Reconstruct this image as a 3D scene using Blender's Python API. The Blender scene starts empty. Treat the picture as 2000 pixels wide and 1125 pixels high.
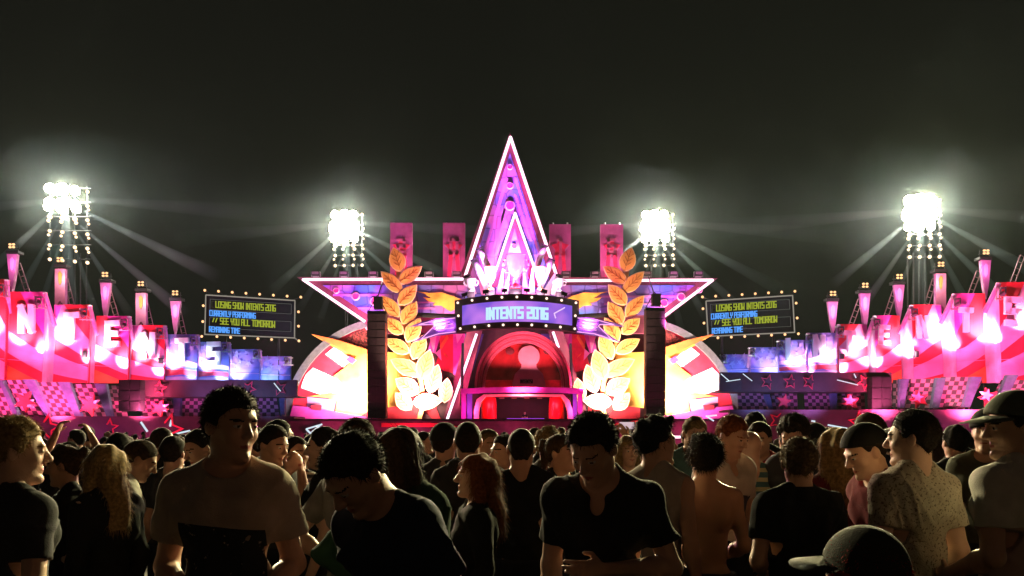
import bpy, math, random
import numpy as np
from mathutils import Vector, Matrix
random.seed(7); np.random.seed(7)
S = bpy.context.scene
COL = S.collection
R = math.radians
F = 1570.0      # focal length in photo pixels (2000 wide)
EYE = 1.70
HAZE = 0.000022
HORIZON = 850.0

# ---------------------------------------------------------------- camera
cam_d = bpy.data.cameras.new('camera')
cam = bpy.data.objects.new('camera', cam_d); COL.objects.link(cam)
cam.location = (0, 0, EYE); cam.rotation_euler = (R(90), 0, 0)
cam_d.sensor_width = 36.0; cam_d.lens = 36.0 * F / 2000.0
cam_d.shift_y = (HORIZON - 562.5) / 2000.0
cam_d.clip_start = 0.1; cam_d.clip_end = 1500
S.camera = cam

# ---------------------------------------------------------------- render look
S.view_settings.view_transform = 'Standard'; S.view_settings.look = 'None'
S.view_settings.exposure = 0.0; S.view_settings.gamma = 1.0
S.render.engine = 'CYCLES'
cy = S.cycles
cy.use_denoising = True
try: cy.denoiser = 'OPENIMAGEDENOISE'
except Exception: pass
cy.use_light_tree = True
cy.max_bounces = 4; cy.diffuse_bounces = 2; cy.glossy_bounces = 2; cy.volume_bounces = 0
cy.transmission_bounces = 2; cy.transparent_max_bounces = 8
cy.sample_clamp_indirect = 3.0; cy.sample_clamp_direct = 0.0
cy.caustics_reflective = False; cy.caustics_refractive = False

# ---------------------------------------------------------------- world: night sky
W = bpy.data.worlds.new('World'); S.world = W; W.use_nodes = True
wn = W.node_tree.nodes; wl = W.node_tree.links
bg = wn['Background']; bg.inputs[1].default_value = 1.0
tc = wn.new('ShaderNodeTexCoord'); sx = wn.new('ShaderNodeSeparateXYZ'); rp = wn.new('ShaderNodeValToRGB')
wl.new(tc.outputs['Generated'], sx.inputs[0]); wl.new(sx.outputs['Z'], rp.inputs[0]); wl.new(rp.outputs[0], bg.inputs[0])
rp.color_ramp.elements[0].position = 0.0; rp.color_ramp.elements[0].color = (0.0080, 0.0090, 0.0070, 1)
rp.color_ramp.elements[1].position = 0.55; rp.color_ramp.elements[1].color = (0.0055, 0.0055, 0.0042, 1)

# ---------------------------------------------------------------- helpers
def lin(h):
    """photo-like sRGB 0..255 triple -> linear"""
    out = []
    for c in h:
        c = c / 255.0
        out.append(c / 12.92 if c <= 0.04045 else ((c + 0.055) / 1.055) ** 2.4)
    return tuple(out) + (1.0,)

MATS = {}
def mat(name, col, rough=0.6, metal=0.0, var=0.25, scale=3.0, bump=0.0, bscale=40.0, spec=0.3, col2=None):
    if name in MATS: return MATS[name]
    m = bpy.data.materials.new(name); m.use_nodes = True
    nt = m.node_tree; n = nt.nodes; l = nt.links; b = n['Principled BSDF']
    b.inputs['Roughness'].default_value = rough; b.inputs['Metallic'].default_value = metal
    b.inputs['Specular IOR Level'].default_value = spec
    t = n.new('ShaderNodeTexCoord'); no = n.new('ShaderNodeTexNoise')
    no.inputs['Scale'].default_value = scale; no.inputs['Detail'].default_value = 5
    l.new(t.outputs['Object'], no.inputs['Vector'])
    mx = n.new('ShaderNodeMix'); mx.data_type = 'RGBA'
    c = tuple(col[:3]) + (1,)
    d = tuple(x * (1 - var) for x in col[:3]) + (1,) if col2 is None else tuple(col2[:3]) + (1,)
    mx.inputs[6].default_value = d; mx.inputs[7].default_value = c
    mr = n.new('ShaderNodeMapRange'); mr.inputs[1].default_value = 0.38; mr.inputs[2].default_value = 0.62
    l.new(no.outputs[0], mr.inputs[0]); l.new(mr.outputs[0], mx.inputs[0]); l.new(mx.outputs[2], b.inputs['Base Color'])
    if bump:
        n2 = n.new('ShaderNodeTexNoise'); n2.inputs['Scale'].default_value = bscale; n2.inputs['Detail'].default_value = 6
        l.new(t.outputs['Object'], n2.inputs['Vector'])
        bp = n.new('ShaderNodeBump'); bp.inputs['Strength'].default_value = bump; bp.inputs['Distance'].default_value = 0.02
        l.new(n2.outputs[0], bp.inputs['Height']); l.new(bp.outputs[0], b.inputs['Normal'])
    MATS[name] = m; return m

def emit(name, col, strength, sample=False):
    if name in MATS: return MATS[name]
    m = bpy.data.materials.new(name); m.use_nodes = True
    n = m.node_tree.nodes; n.clear()
    e = n.new('ShaderNodeEmission'); o = n.new('ShaderNodeOutputMaterial')
    e.inputs[0].default_value = tuple(col[:3]) + (1,); e.inputs[1].default_value = strength
    m.node_tree.links.new(e.outputs[0], o.inputs[0])
    m.cycles.emission_sampling = 'AUTO' if sample else 'NONE'
    MATS[name] = m; return m

def P(px, py, Y):
    """the point at depth Y that the photo shows at pixel (px, py)"""
    return Vector(((px - 1000.0) / F * Y, Y, EYE + (HORIZON - py) / F * Y))

def tag(o, label=None, cat=None, group=None, kind=None):
    if label: o['label'] = label
    if cat: o['category'] = cat
    if group: o['group'] = group
    if kind: o['kind'] = kind
    return o

def root(name, loc, label, cat, group=None):
    o = bpy.data.objects.new(name, None); COL.objects.link(o); o.location = loc
    o.empty_display_size = 0.3
    return tag(o, label, cat, group)

class MB:
    def __init__(s): s.v = []; s.f = []; s.mi = []; s.m = 0
    def add(s, vs, fs, m=None):
        b = len(s.v); s.v += [tuple(v) for v in vs]
        for f in fs: s.f.append([b + i for i in f]); s.mi.append(s.m if m is None else m)
    def box(s, c, d, rot=None, m=None):
        c = Vector(c); hx, hy, hz = d[0] / 2, d[1] / 2, d[2] / 2
        vs = [Vector((x, y, z)) for x in (-hx, hx) for y in (-hy, hy) for z in (-hz, hz)]
        if rot is not None: vs = [rot @ v for v in vs]
        s.add([c + v for v in vs], [(0, 1, 3, 2), (4, 6, 7, 5), (0, 4, 5, 1), (2, 3, 7, 6), (0, 2, 6, 4), (1, 5, 7, 3)], m)
    def tube(s, a, b, r0, r1=None, n=8, m=None, caps=True):
        a = Vector(a); b = Vector(b); r1 = r0 if r1 is None else r1
        d = (b - a).normalized(); u = d.orthogonal().normalized(); w = d.cross(u)
        vs = []
        for p, r in ((a, r0), (b, r1)):
            for i in range(n):
                t = 2 * math.pi * i / n; vs.append(p + u * (r * math.cos(t)) + w * (r * math.sin(t)))
        fs = [(i, (i + 1) % n, n + (i + 1) % n, n + i) for i in range(n)]
        if caps: fs += [tuple(range(n))[::-1], tuple(range(n, 2 * n))]
        s.add(vs, fs, m)
    def path(s, pts, r, n=6, m=None):
        for a, b in zip(pts[:-1], pts[1:]): s.tube(a, b, r, n=n, m=m)
        for p in pts[1:-1]: s.ball(p, r, n=6, m=m)
    def ball(s, c, r, n=8, m=None, sq=(1, 1, 1)):
        c = Vector(c); k = max(3, n // 2); vs = [c + Vector((0, 0, r * sq[2]))]
        for j in range(1, k):
            ph = math.pi * j / k
            for i in range(n):
                t = 2 * math.pi * i / n
                vs.append(c + Vector((r * sq[0] * math.sin(ph) * math.cos(t), r * sq[1] * math.sin(ph) * math.sin(t), r * sq[2] * math.cos(ph))))
        vs.append(c - Vector((0, 0, r * sq[2])))
        fs = [(0, 1 + i, 1 + (i + 1) % n) for i in range(n)]
        for j in range(k - 2):
            a = 1 + j * n
            fs += [(a + i, a + n + i, a + n + (i + 1) % n, a + (i + 1) % n) for i in range(n)]
        a = 1 + (k - 2) * n; e = len(vs) - 1
        fs += [(e, a + (i + 1) % n, a + i) for i in range(n)]
        s.add(vs, fs, m)
    def lathe(s, c, prof, n=20, m=None, axis=None):
        """prof: list of (r, z) around the z axis at c"""
        c = Vector(c); vs = []; k = len(prof)
        for r, z in prof:
            for i in range(n):
                t = 2 * math.pi * i / n; v = Vector((r * math.cos(t), r * math.sin(t), z))
                if axis is not None: v = axis @ v
                vs.append(c + v)
        fs = [(j * n + i, j * n + (i + 1) % n, (j + 1) * n + (i + 1) % n, (j + 1) * n + i) for j in range(k - 1) for i in range(n)]
        fs += [tuple(range(n))[::-1], tuple(range((k - 1) * n, k * n))]
        s.add(vs, fs, m)
    def slab(s, front, off, m=None):
        """front: list of Vectors; the outline extruded along the vector off"""
        n = len(front); off = Vector(off)
        s.add(list(front) + [p + off for p in front],
              [tuple(range(n))] + [tuple(range(n, 2 * n))[::-1]] + [(i, n + i, n + (i + 1) % n, (i + 1) % n) for i in range(n)], m)
    def board(s, pts, Y, th=0.25, m=None):
        """outline in photo pixels at depth Y (number or function of px), real thickness th behind it"""
        g = Y if callable(Y) else (lambda x: Y)
        s.slab([P(x, y, g(x)) for x, y in pts], (0, th, 0), m)
    def build(s, name, mats, parent=None, smooth=False):
        off = Vector((0, 0, 0)); q = parent
        while q is not None: off += q.location; q = q.parent
        me = bpy.data.meshes.new(name)
        me.from_pydata([(x - off.x, y - off.y, z - off.z) for x, y, z in s.v], [], s.f)
        if not isinstance(mats, (list, tuple)): mats = [mats]
        for m in mats: me.materials.append(m)
        me.polygons.foreach_set('material_index', s.mi)
        if smooth: me.polygons.foreach_set('use_smooth', [True] * len(s.f))
        bm_fix(me)
        o = bpy.data.objects.new(name, me); COL.objects.link(o); o.parent = parent
        return o
import bmesh
def bm_fix(me):
    b = bmesh.new(); b.from_mesh(me)
    b.normal_update()
    bmesh.ops.recalc_face_normals(b, faces=b.faces)
    big = [f for f in b.faces if len(f.verts) > 4]
    if big: bmesh.ops.triangulate(b, faces=big)
    b.to_mesh(me); b.free(); me.update()

def copy_tree(o, parent=None):
    c = o.copy(); COL.objects.link(c); c.parent = parent
    for ch in list(o.children): copy_tree(ch, c)
    return c

def lamp(kind, name, loc, energy, col, target=None, size=60, blend=0.5, radius=0.15, sx=1, sy=1):
    d = bpy.data.lights.new(name, kind); d.energy = energy; d.color = col[:3]
    if kind == 'SPOT': d.spot_size = R(size); d.spot_blend = blend; d.shadow_soft_size = radius
    elif kind == 'AREA': d.shape = 'RECTANGLE'; d.size = sx; d.size_y = sy
    else: d.shadow_soft_size = radius
    o = bpy.data.objects.new(name, d); COL.objects.link(o); o.location = loc
    if target is not None:
        o.rotation_euler = (Vector(target) - Vector(loc)).to_track_quat('-Z', 'Y').to_euler()
    return o

def mirror(pts, c=1001): return [(2 * c - x, y) for x, y in pts]

# stroke font on a 2 x 4 grid, for the boards and the marquee
FONT = {
 'A': [[(0,0),(0,4),(2,4),(2,0)],[(0,2),(2,2)]], 'C': [[(2,4),(0,4),(0,0),(2,0)]],
 'D': [[(0,0),(0,4),(1.5,4),(2,3.4),(2,.6),(1.5,0),(0,0)]], 'E': [[(2,4),(0,4),(0,0),(2,0)],[(0,2),(1.7,2)]],
 'F': [[(2,4),(0,4),(0,0)],[(0,2),(1.7,2)]], 'G': [[(2,4),(0,4),(0,0),(2,0),(2,2),(1,2)]],
 'H': [[(0,0),(0,4)],[(2,0),(2,4)],[(0,2),(2,2)]], 'I': [[(1,0),(1,4)]], 'L': [[(0,4),(0,0),(2,0)]],
 'M': [[(0,0),(0,4),(1,2.4),(2,4),(2,0)]], 'N': [[(0,0),(0,4),(2,0),(2,4)]], 'O': [[(0,0),(0,4),(2,4),(2,0),(0,0)]],
 'P': [[(0,0),(0,4),(2,4),(2,2),(0,2)]], 'R': [[(0,0),(0,4),(2,4),(2,2),(0,2)],[(.8,2),(2,0)]],
 'S': [[(2,4),(0,4),(0,2),(2,2),(2,0),(0,0)]], 'T': [[(0,4),(2,4)],[(1,4),(1,0)]], 'U': [[(0,4),(0,0),(2,0),(2,4)]],
 'W': [[(0,4),(0,0),(1,1.6),(2,0),(2,4)]], 'Y': [[(0,4),(0,2),(2,2),(2,4)],[(1,2),(1,0)]],
 '0': [[(0,0),(0,4),(2,4),(2,0),(0,0)]], '1': [[(.4,4),(1.2,4),(1.2,0)]], '2': [[(0,4),(2,4),(2,2),(0,2),(0,0),(2,0)]],
 '6': [[(2,4),(0,4),(0,0),(2,0),(2,2),(0,2)]], '/': [[(0,1.2),(1.2,3.6)]], '!': [[(1,4),(1,1.4)],[(1,.5),(1,0)]], ' ': [], '.': [[(.8,0),(1.2,0)]], ':': [[(1,.6),(1,1)],[(1,3),(1,3.4)]]}
def text_mb(mb, txt, p0, ux, uz, size, w, depth=0.03, gap=0.9, squash=1.0, m=None, narrow=1.0):
    """strokes as little slabs; p0 = lower left; size = height; w = stroke width; ux/uz unit vectors in the sign's plane"""
    ux = Vector(ux).normalized(); uz = Vector(uz).normalized(); nrm = ux.cross(uz)  # towards the viewer when ux right, uz up
    k = size / 4.0; x = 0.0
    for ch in txt:
        wd = {'I': 1.0, '1': 1.3, ' ': 1.0, '!': .7, '.': 1.0, ':': .8}.get(ch, 2.0)
        off = {'I': -.5, '!': -.6}.get(ch, 0)
        for pl in FONT[ch]:
            for (a, b) in zip(pl[:-1], pl[1:]):
                A = p0 + ux * ((x + a[0] + off) * k * narrow) + uz * (a[1] * k)
                B = p0 + ux * ((x + b[0] + off) * k * narrow) + uz * (b[1] * k)
                d = (B - A).normalized(); q = nrm.cross(d).normalized() * (w / 2); e = d * (w / 2)
                mb.slab([A - e - q, B + e - q, B + e + q, A - e + q], nrm * (-depth), m)
        x += wd + gap
    return x * k * narrow
# ================================================================ LARGE STRUCTURE
def struct(o): o['kind'] = 'structure'; return o
g = MB(); g.add([(-400, -60, 0), (400, -60, 0), (400, 500, 0), (-400, 500, 0)], [(0, 1, 2, 3)])
struct(g.build('ground', mat('trodden_grass', (0.035, 0.032, 0.022), rough=0.95, scale=0.6, var=0.5, bump=0.6, bscale=6)))

M_maroon = mat('maroon_board', lin((120, 52, 74)), rough=0.7, scale=1.5)
M_dark = mat('black_metal', (0.012, 0.011, 0.013), rough=0.5, scale=6)
M_truss = mat('truss_metal', (0.30, 0.27, 0.28), rough=0.35, metal=0.6)
M_ledge = mat('dark_fascia', (0.026, 0.005, 0.009), rough=0.7, scale=2)
M_redp = mat('red_paint', (0.72, 0.02, 0.05), rough=0.6, scale=1.2, var=0.3)
M_redd = mat('dark_red_paint', (0.30, 0.012, 0.03), rough=0.6, scale=1.2, var=0.3)
M_pinkp = mat('pink_paint', (0.80, 0.26, 0.48), rough=0.6, scale=1.0, var=0.18)
M_magp = mat('magenta_paint', (0.62, 0.05, 0.38), rough=0.6, scale=1.3, var=0.25)
M_whitep = mat('white_paint', (0.80, 0.76, 0.78), rough=0.6, scale=1.2, var=0.12)
M_orangep = mat('orange_paint', (0.80, 0.16, 0.04), rough=0.6, scale=1.2, var=0.3)
M_yellowp = mat('yellow_paint', (0.85, 0.48, 0.08), rough=0.6, scale=0.8, col2=(0.85, 0.26, 0.04))
M_bluep = mat('blue_paint', (0.05, 0.14, 0.42), rough=0.6, scale=1.0)
M_purplep = mat('purple_paint', (0.16, 0.07, 0.36), rough=0.6, scale=1.3)
M_fabric = mat('pale_fabric', (0.62, 0.42, 0.55), rough=0.9, scale=1.0, var=0.2, bump=0.5, bscale=3)
N_pink = emit('pink_neon', (1.0, 0.62, 0.80), 2.6, sample=True)
N_bulb = emit('warm_bulb', (1.0, 0.52, 0.24), 1.75)
N_bulbw = emit('white_bulb', (1.0, 0.72, 0.58), 1.8)

# printed comic panel: hexagon-ish cells over blue and purple
def comic(name, a, b, c, sc=0.9, line=0.55):
    m = bpy.data.materials.new(name); m.use_nodes = True; nt = m.node_tree; n = nt.nodes; l = nt.links
    p = n['Principled BSDF']; p.inputs['Roughness'].default_value = 0.6
    t = n.new('ShaderNodeTexCoord'); mp = n.new('ShaderNodeMapping'); mp.inputs['Scale'].default_value = (1, 0, 1)
    l.new(t.outputs['Object'], mp.inputs[0])
    v = n.new('ShaderNodeTexVoronoi'); v.feature = 'DISTANCE_TO_EDGE'; v.inputs['Scale'].default_value = sc; v.inputs['Randomness'].default_value = 0.35
    v2 = n.new('ShaderNodeTexVoronoi'); v2.inputs['Scale'].default_value = sc; v2.inputs['Randomness'].default_value = 0.35
    no = n.new('ShaderNodeTexNoise'); no.inputs['Scale'].default_value = 0.28; no.inputs['Detail'].default_value = 2
    for x in (v, v2, no): l.new(mp.outputs[0], x.inputs['Vector'])
    cr = n.new('ShaderNodeValToRGB'); e = cr.color_ramp.elements
    e[0].position = 0.38; e[0].color = a + (1,); e[1].position = 0.62; e[1].color = c + (1,)
    k = cr.color_ramp.elements.new(0.5); k.color = b + (1,)
    l.new(no.outputs[0], cr.inputs[0])
    h = n.new('ShaderNodeSeparateColor'); l.new(v2.outputs['Color'], h.inputs[0])
    mr = n.new('ShaderNodeMapRange'); mr.inputs[3].default_value = 0.72; mr.inputs[4].default_value = 1.15; l.new(h.outputs[0], mr.inputs[0])
    ln = n.new('ShaderNodeMapRange'); ln.inputs[1].default_value = 0.03; ln.inputs[2].default_value = 0.07; ln.inputs[3].default_value = line; ln.inputs[4].default_value = 1.0
    l.new(v.outputs['Distance'], ln.inputs[0])
    mu = n.new('ShaderNodeMath'); mu.operation = 'MULTIPLY'; l.new(mr.outputs[0], mu.inputs[0]); l.new(ln.outputs[0], mu.inputs[1])
    mx = n.new('ShaderNodeMix'); mx.data_type = 'RGBA'; mx.blend_type = 'MULTIPLY'; mx.inputs[0].default_value = 1
    l.new(cr.outputs[0], mx.inputs[6]); l.new(mu.outputs[0], mx.inputs[7]); l.new(mx.outputs[2], p.inputs['Base Color'])
    MATS[name] = m; return m
M_comic = comic('comic_purple_print', (0.07, 0.17, 0.60), (0.22, 0.14, 0.58), (0.62, 0.16, 0.50))
M_starblue = comic('starred_blue_print', (0.05, 0.10, 0.30), (0.16, 0.08, 0.34), (0.30, 0.08, 0.36), sc=0.5, line=0.8)

# ---------------------------------------------------------------- central star
def star5(cx, cy_, r, rot=0, inner=0.42, sx_=1.0):
    return [(cx + sx_ * (r if i % 2 == 0 else r * inner) * math.sin(math.pi * i / 5 + rot), cy_ - (r if i % 2 == 0 else r * inner) * math.cos(math.pi * i / 5 + rot)) for i in range(10)]
YS = 70.0
st = root('star_tower', (0, YS, 0), 'giant comic star with tall spire and pink neon outline above the stage', 'stage set')
b = MB()
b.board([(996, 258), (1094, 541), (1402, 543), (1285, 632), (1285, 650), (1130, 650), (1085, 612), (900, 612), (850, 650), (722, 650), (716, 634), (580, 541), (898, 541)], YS + .1, .8)
b.board([(921, 612), (950, 612), (890, 850), (858, 850)], YS + .12, .7)
b.board([(1062, 612), (1090, 612), (1160, 850), (1128, 850)], YS + .12, .7)
b.build('frame', M_maroon, st)
b = MB()
b.board([(996, 298), (1073, 541), (1069, 600), (920, 600), (917, 541)], YS - .05, .14)
b.board([(920, 557), (920, 612), (722, 612), (716, 612), (630, 557)], YS - .05, .14)
b.board([(1069, 557), (1358, 557), (1282, 612), (1262, 615), (1069, 612)], YS - .05, .14)
b.build('printed_panel', M_comic, st)
# raised stripes running with the edges of the spire
M_stripe = mat('pink_violet_paint', (0.62, 0.20, 0.62), scale=1.0)
for (x0, y0, x1, y1, w) in ((988, 345, 940, 505, 5), (990, 385, 962, 485, 4), (1004, 345, 1052, 500, 5), (1004, 378, 1035, 470, 4), (983, 405, 966, 500, 7)):
    b = MB(); b.board([(x0, y0), (x0 + w, y0 + 4), (x1 + w, y1), (x1, y1)], YS - .11, .08); b.build('raised_stripe', M_stripe, st)
for (x0, y0, x1, y1, w) in ((650, 574, 760, 574, 4), (735, 589, 850, 589, 3), (700, 600, 850, 600, 4), (1160, 577, 1330, 577, 4), (1180, 592, 1300, 592, 3)):
    b = MB(); b.board([(x0, y0), (x1, y1), (x1, y1 + w), (x0, y0 + w)], YS - .11, .08); b.build('raised_stripe', M_stripe, st)
b = MB()
b.board([(1005, 428), (1042, 541), (1038, 600), (968, 600), (966, 541)], YS - .5, .3)
b.build('inner_spire', M_comic, st)
b = MB()
for q in ([(1005, 410), (1005, 446), (974, 560), (958, 560)], [(1005, 410), (1005, 446), (1037, 560), (1052, 560)]):
    b.board(q, YS - .65, .3)
b.build('inner_spire_border', M_maroon, st)
def neon(pts, Y, parent, r=.1):
    m = MB(); m.path([P(x, y, Y) for x, y in pts], r, n=8); return m.build('neon_tube', N_pink, parent, True)
neon([(908, 541), (997, 268), (1088, 541)], YS - .25, st, .125)
neon([(905, 545), (592, 546), (713, 628)], YS - .25, st, .115)
neon([(1098, 548), (1392, 547), (1298, 617)], YS - .25, st, .115)
neon([(968, 530), (1006, 416), (1046, 530)], YS - .9, st, .10)
neon([(931, 652), (871, 826)], YS - .3, st, .11)
neon([(1080, 648), (1091, 679)], YS - .3, st, .11)
for (x, y, r, Y) in ((996, 327, 5.5, 0), (996, 363, 7, 0), (996, 402, 10, 0), (1004, 482, 6, -.5), (657, 568, 6, 0), (695, 579, 8, 0), (732, 589, 9, 0), (1366, 567, 6, 0), (1330, 580, 8, 0), (1297, 592, 8, 0)):
    m = MB(); c = P(x, y, YS - .16 + Y); rr = r / F * YS
    m.lathe(c, [(rr, .0), (rr, .12), (rr * .8, .16), (rr * .78, .10)], 20, 0, axis=Matrix.Rotation(R(90), 3, 'X'))
    m.lathe(c, [(rr * .78, .02), (rr * .78, .11)], 20, 1, axis=Matrix.Rotation(R(90), 3, 'X'))
    m.build('round_boss', [mat('rim_pink', (0.90, 0.45, 0.60)), mat('boss_pink', (0.75, 0.05, 0.25))], st)
FL = [(814, 569), (838, 572), (862, 571), (884, 578), (902, 585), (902, 606), (888, 604), (880, 609), (862, 597), (846, 596), (850, 591), (836, 588), (826, 580), (843, 583), (830, 574)]
for pts in (FL, mirror(FL)):
    m = MB(); m.board(pts, YS - .2, .12); m.build('flame_cutout', M_yellowp, st)

# ---------------------------------------------------------------- backdrop behind the dome and the wreaths
bw = root('backdrop_wall', (0, 71, 0), 'dark red comic backdrop of shards behind the dome and both laurel wreaths', 'stage set')
b = MB(); b.board([(735, 612), (1267, 612), (1267, 850), (735, 850)], 71.9, .4); b.build('wall_panel', mat('maroon_back', (0.085, 0.012, 0.025), scale=1.0, var=.5), bw)
SH = [('red_shard', M_redp, [[(857, 655), (885, 652), (885, 729), (867, 724), (850, 715), (860, 678)], [(752, 780), (800, 770), (850, 790), (870, 845), (752, 850)], [(752, 700), (782, 736), (756, 728)], [(770, 690), (790, 692), (783, 700), (770, 697)]]),
      ('magenta_shard', M_magp, [[(885, 652), (909, 652), (896, 738), (885, 731)], [(756, 768), (776, 774), (757, 784)], [(842, 655), (862, 650), (850, 690), (836, 684)]]),
      ('orange_shard', M_orangep, [[(873, 653), (876, 659), (861, 684), (859, 676)], [(867, 687), (875, 698), (873, 696)], [(866, 688), (875, 699), (868, 693)]]),
      ('pink_shard', M_pinkp, [[(850, 690), (860, 681), (862, 704)], [(838, 657), (852, 656), (847, 688)], [(890, 652), (904, 652), (893, 670)]]),
      ('blue_shard', M_bluep, [[(909, 652), (920, 652), (890, 760), (889, 757)]]),
      ('violet_shard', M_purplep, [[(920, 652), (945, 652), (925, 720), (905, 760), (900, 850), (884, 850), (900, 760)]]),
      ('brown_beam', mat('brown_beam_paint', (0.16, 0.035, 0.05)), [[(797, 792), (807, 784), (852, 826), (862, 850), (846, 850)], [(756, 736), (786, 751), (786, 756), (756, 746)]])]
for i, (nm, mt, polys) in enumerate(SH):
    for j, pg in enumerate(polys):
        for q in (pg, mirror(pg)):
            m = MB(); m.board(q, 71.72 - .06 * i - .01 * j, .12); m.build(nm, mt, bw)

# ---------------------------------------------------------------- comic burst discs
def disc(mir):
    X = (lambda p: mirror(p)) if mir else (lambda p: p)
    Yd = 71.0
    d = root('burst_disc', P(1237 if mir else 765, 850, Yd), ('right' if mir else 'left') + ' half disc with red and white comic rays and an orange burst', 'stage set')
    cx, c_y, r = 765, 832, 213
    arc = [(cx + r * math.cos(t), c_y - r * math.sin(t)) for t in np.linspace(R(178), R(100), 26)]
    arci = [(cx + (r - 13) * math.cos(t), c_y - (r - 13) * math.sin(t)) for t in np.linspace(R(178), R(100), 26)]
    m = MB(); m.board(X(arc + arci[::-1]), Yd - .3, .7); m.build('rim', mat('grey_rim', (0.13, 0.12, 0.13), rough=.6), d)
    m = MB(); m.board(X(arci + [(745, 850), (560, 850)]), Yd, .4); m.build('red_face', M_redp, d)
    for k, pg in enumerate(([(635, 692), (652, 678), (678, 690), (690, 710), (673, 719)], [(590, 748), (597, 732), (611, 718), (667, 744), (720, 765), (627, 771), (588, 758)], [(600, 775), (655, 782), (650, 812), (600, 796)], [(700, 640), (717, 628), (722, 640), (722, 668)])):
        m = MB(); m.board(X(pg), Yd - .07 - .01 * k, .08); m.build('ray', M_whitep if k < 2 else M_pinkp, d)
    m = MB(); m.board(X([(668, 668), (690, 650), (712, 640), (722, 652), (722, 684)]), Yd - .12, .08); m.build('dark_patch', mat('brown_scrawl', (0.22, 0.03, 0.03), scale=6, var=.9), d)
    m = MB(); m.board(X([(608, 653), (655, 666), (722, 686), (800, 690), (800, 790), (722, 800), (705, 812), (655, 806), (658, 784), (640, 776), (602, 774), (645, 768), (690, 770), (652, 734), (675, 717), (692, 702)]), Yd - .2, .1); m.build('burst', M_yellowp, d)
    m = MB(); m.board(X([(607, 652), (660, 664), (722, 684), (722, 690), (690, 694)]), Yd - .45, .1); m.build('burst_edge', M_orangep, d)
    m = MB(); m.board(X([(674, 703), (683, 696), (696, 703), (688, 711)]), Yd - .5, .1); m.build('loose_piece', M_magp, d)
    m = MB(); m.board(X([(572, 792), (600, 795), (722, 815), (752, 820), (752, 850), (556, 850)]), Yd - .6, .15); m.build('lower_band', M_magp, d)
    m = MB(); m.board(X([(607, 791), (628, 791), (626, 802), (608, 800)]), Yd - .9, .15); m.build('small_block', M_redd, d)
    return d
disc(False); disc(True)

# ---------------------------------------------------------------- laurel wreaths
M_leaf = mat('laurel_orange', (0.66, 0.23, 0.07), rough=.55, scale=.9, col2=(.70, .32, .08), bump=.4, bscale=3)
M_leafedge = mat('laurel_edge', (0.85, 0.50, 0.30), rough=.5)
M_vein = mat('laurel_vein', (0.36, 0.09, 0.02))
LV = [((783, 531), (768, 483), 14), ((777, 553), (824, 520), 12), ((785, 571), (744, 530), 12), ((778, 595), (814, 556), 13),
      ((780, 619), (744, 577), 12), ((785, 633), (814, 589), 13), ((787, 652), (752, 621), 12), ((794, 668), (821, 621), 13),
      ((800, 689), (752, 662), 12), ((806, 702), (830, 653), 13), ((824, 733), (762, 702), 14), ((822, 742), (840, 683), 15),
      ((838, 768), (856, 712), 14), ((868, 787), (874, 738), 12), ((806, 786), (864, 782), 14), ((818, 768), (772, 740), 15), ((803, 800), (772, 768), 13)]
def wreath(mir):
    X = (lambda p: mirror(p)) if mir else (lambda p: p)
    Yw = 68.6
    w = root('laurel_wreath', P(1200 if mir else 802, 850, Yw), 'towering orange laurel branch cutout on the ' + ('right' if mir else 'left') + ' of the marquee sign', 'stage set')
    m = MB(); pts = [(776, 520), (786, 600), (792, 650), (806, 700), (822, 745), (826, 790), (812, 842)]
    m.board(X([(x - 4, y) for x, y in pts] + [(x + 5, y) for x, y in pts[::-1]]), Yw + .15, .15)
    m.build('stem', M_leaf, w)
    for i, (bs, tp, wd) in enumerate(LV):
        bx, by = bs; dx, dy = tp[0] - bx, tp[1] - by; L = math.hypot(dx, dy); ux, uy = dx / L, dy / L; nx, ny = -uy, ux
        def outl(kw, ext):
            o_ = []
            for s_ in (1, -1):
                rng = np.linspace(0, 1, 9) if s_ == 1 else np.linspace(1, 0, 9)[1:-1]
                for t in rng:
                    w_ = wd * 1.16 * kw * math.sin(math.pi * t ** 0.85) ** 0.85 if 0 < t < 1 else 0
                    o_.append((bx + ux * (L * t * (1 + ext) - ext * L * .5) + nx * w_ * s_, by + uy * (L * t * (1 + ext) - ext * L * .5) + ny * w_ * s_))
            return o_
        Yl = Yw - .07 * (i % 4) - .015 * i
        m = MB(); m.board(X(outl(1.0, .02)), Yl, .14, 1); m.board(X(outl(.9, -.08)), Yl - .03, .03, 0)
        seg = [((bx + ux * L * .08, by + uy * L * .08), (bx + ux * L * .85, by + uy * L * .85))]
        for t in (.25, .42, .6):
            for s_ in (1, -1):
                seg.append(((bx + ux * L * t, by + uy * L * t), (bx + ux * L * (t + .18) + nx * wd * .55 * s_, by + uy * L * (t + .18) + ny * wd * .55 * s_)))
        for a, c in seg:
            a, c = X([a])[0], X([c])[0]
            m.tube(P(a[0], a[1], Yl - .04), P(c[0], c[1], Yl - .04), .032, n=4, m=2)
        m.build('leaf', [M_leaf, M_leafedge, M_vein], w)
wreath(False); wreath(True)

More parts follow.
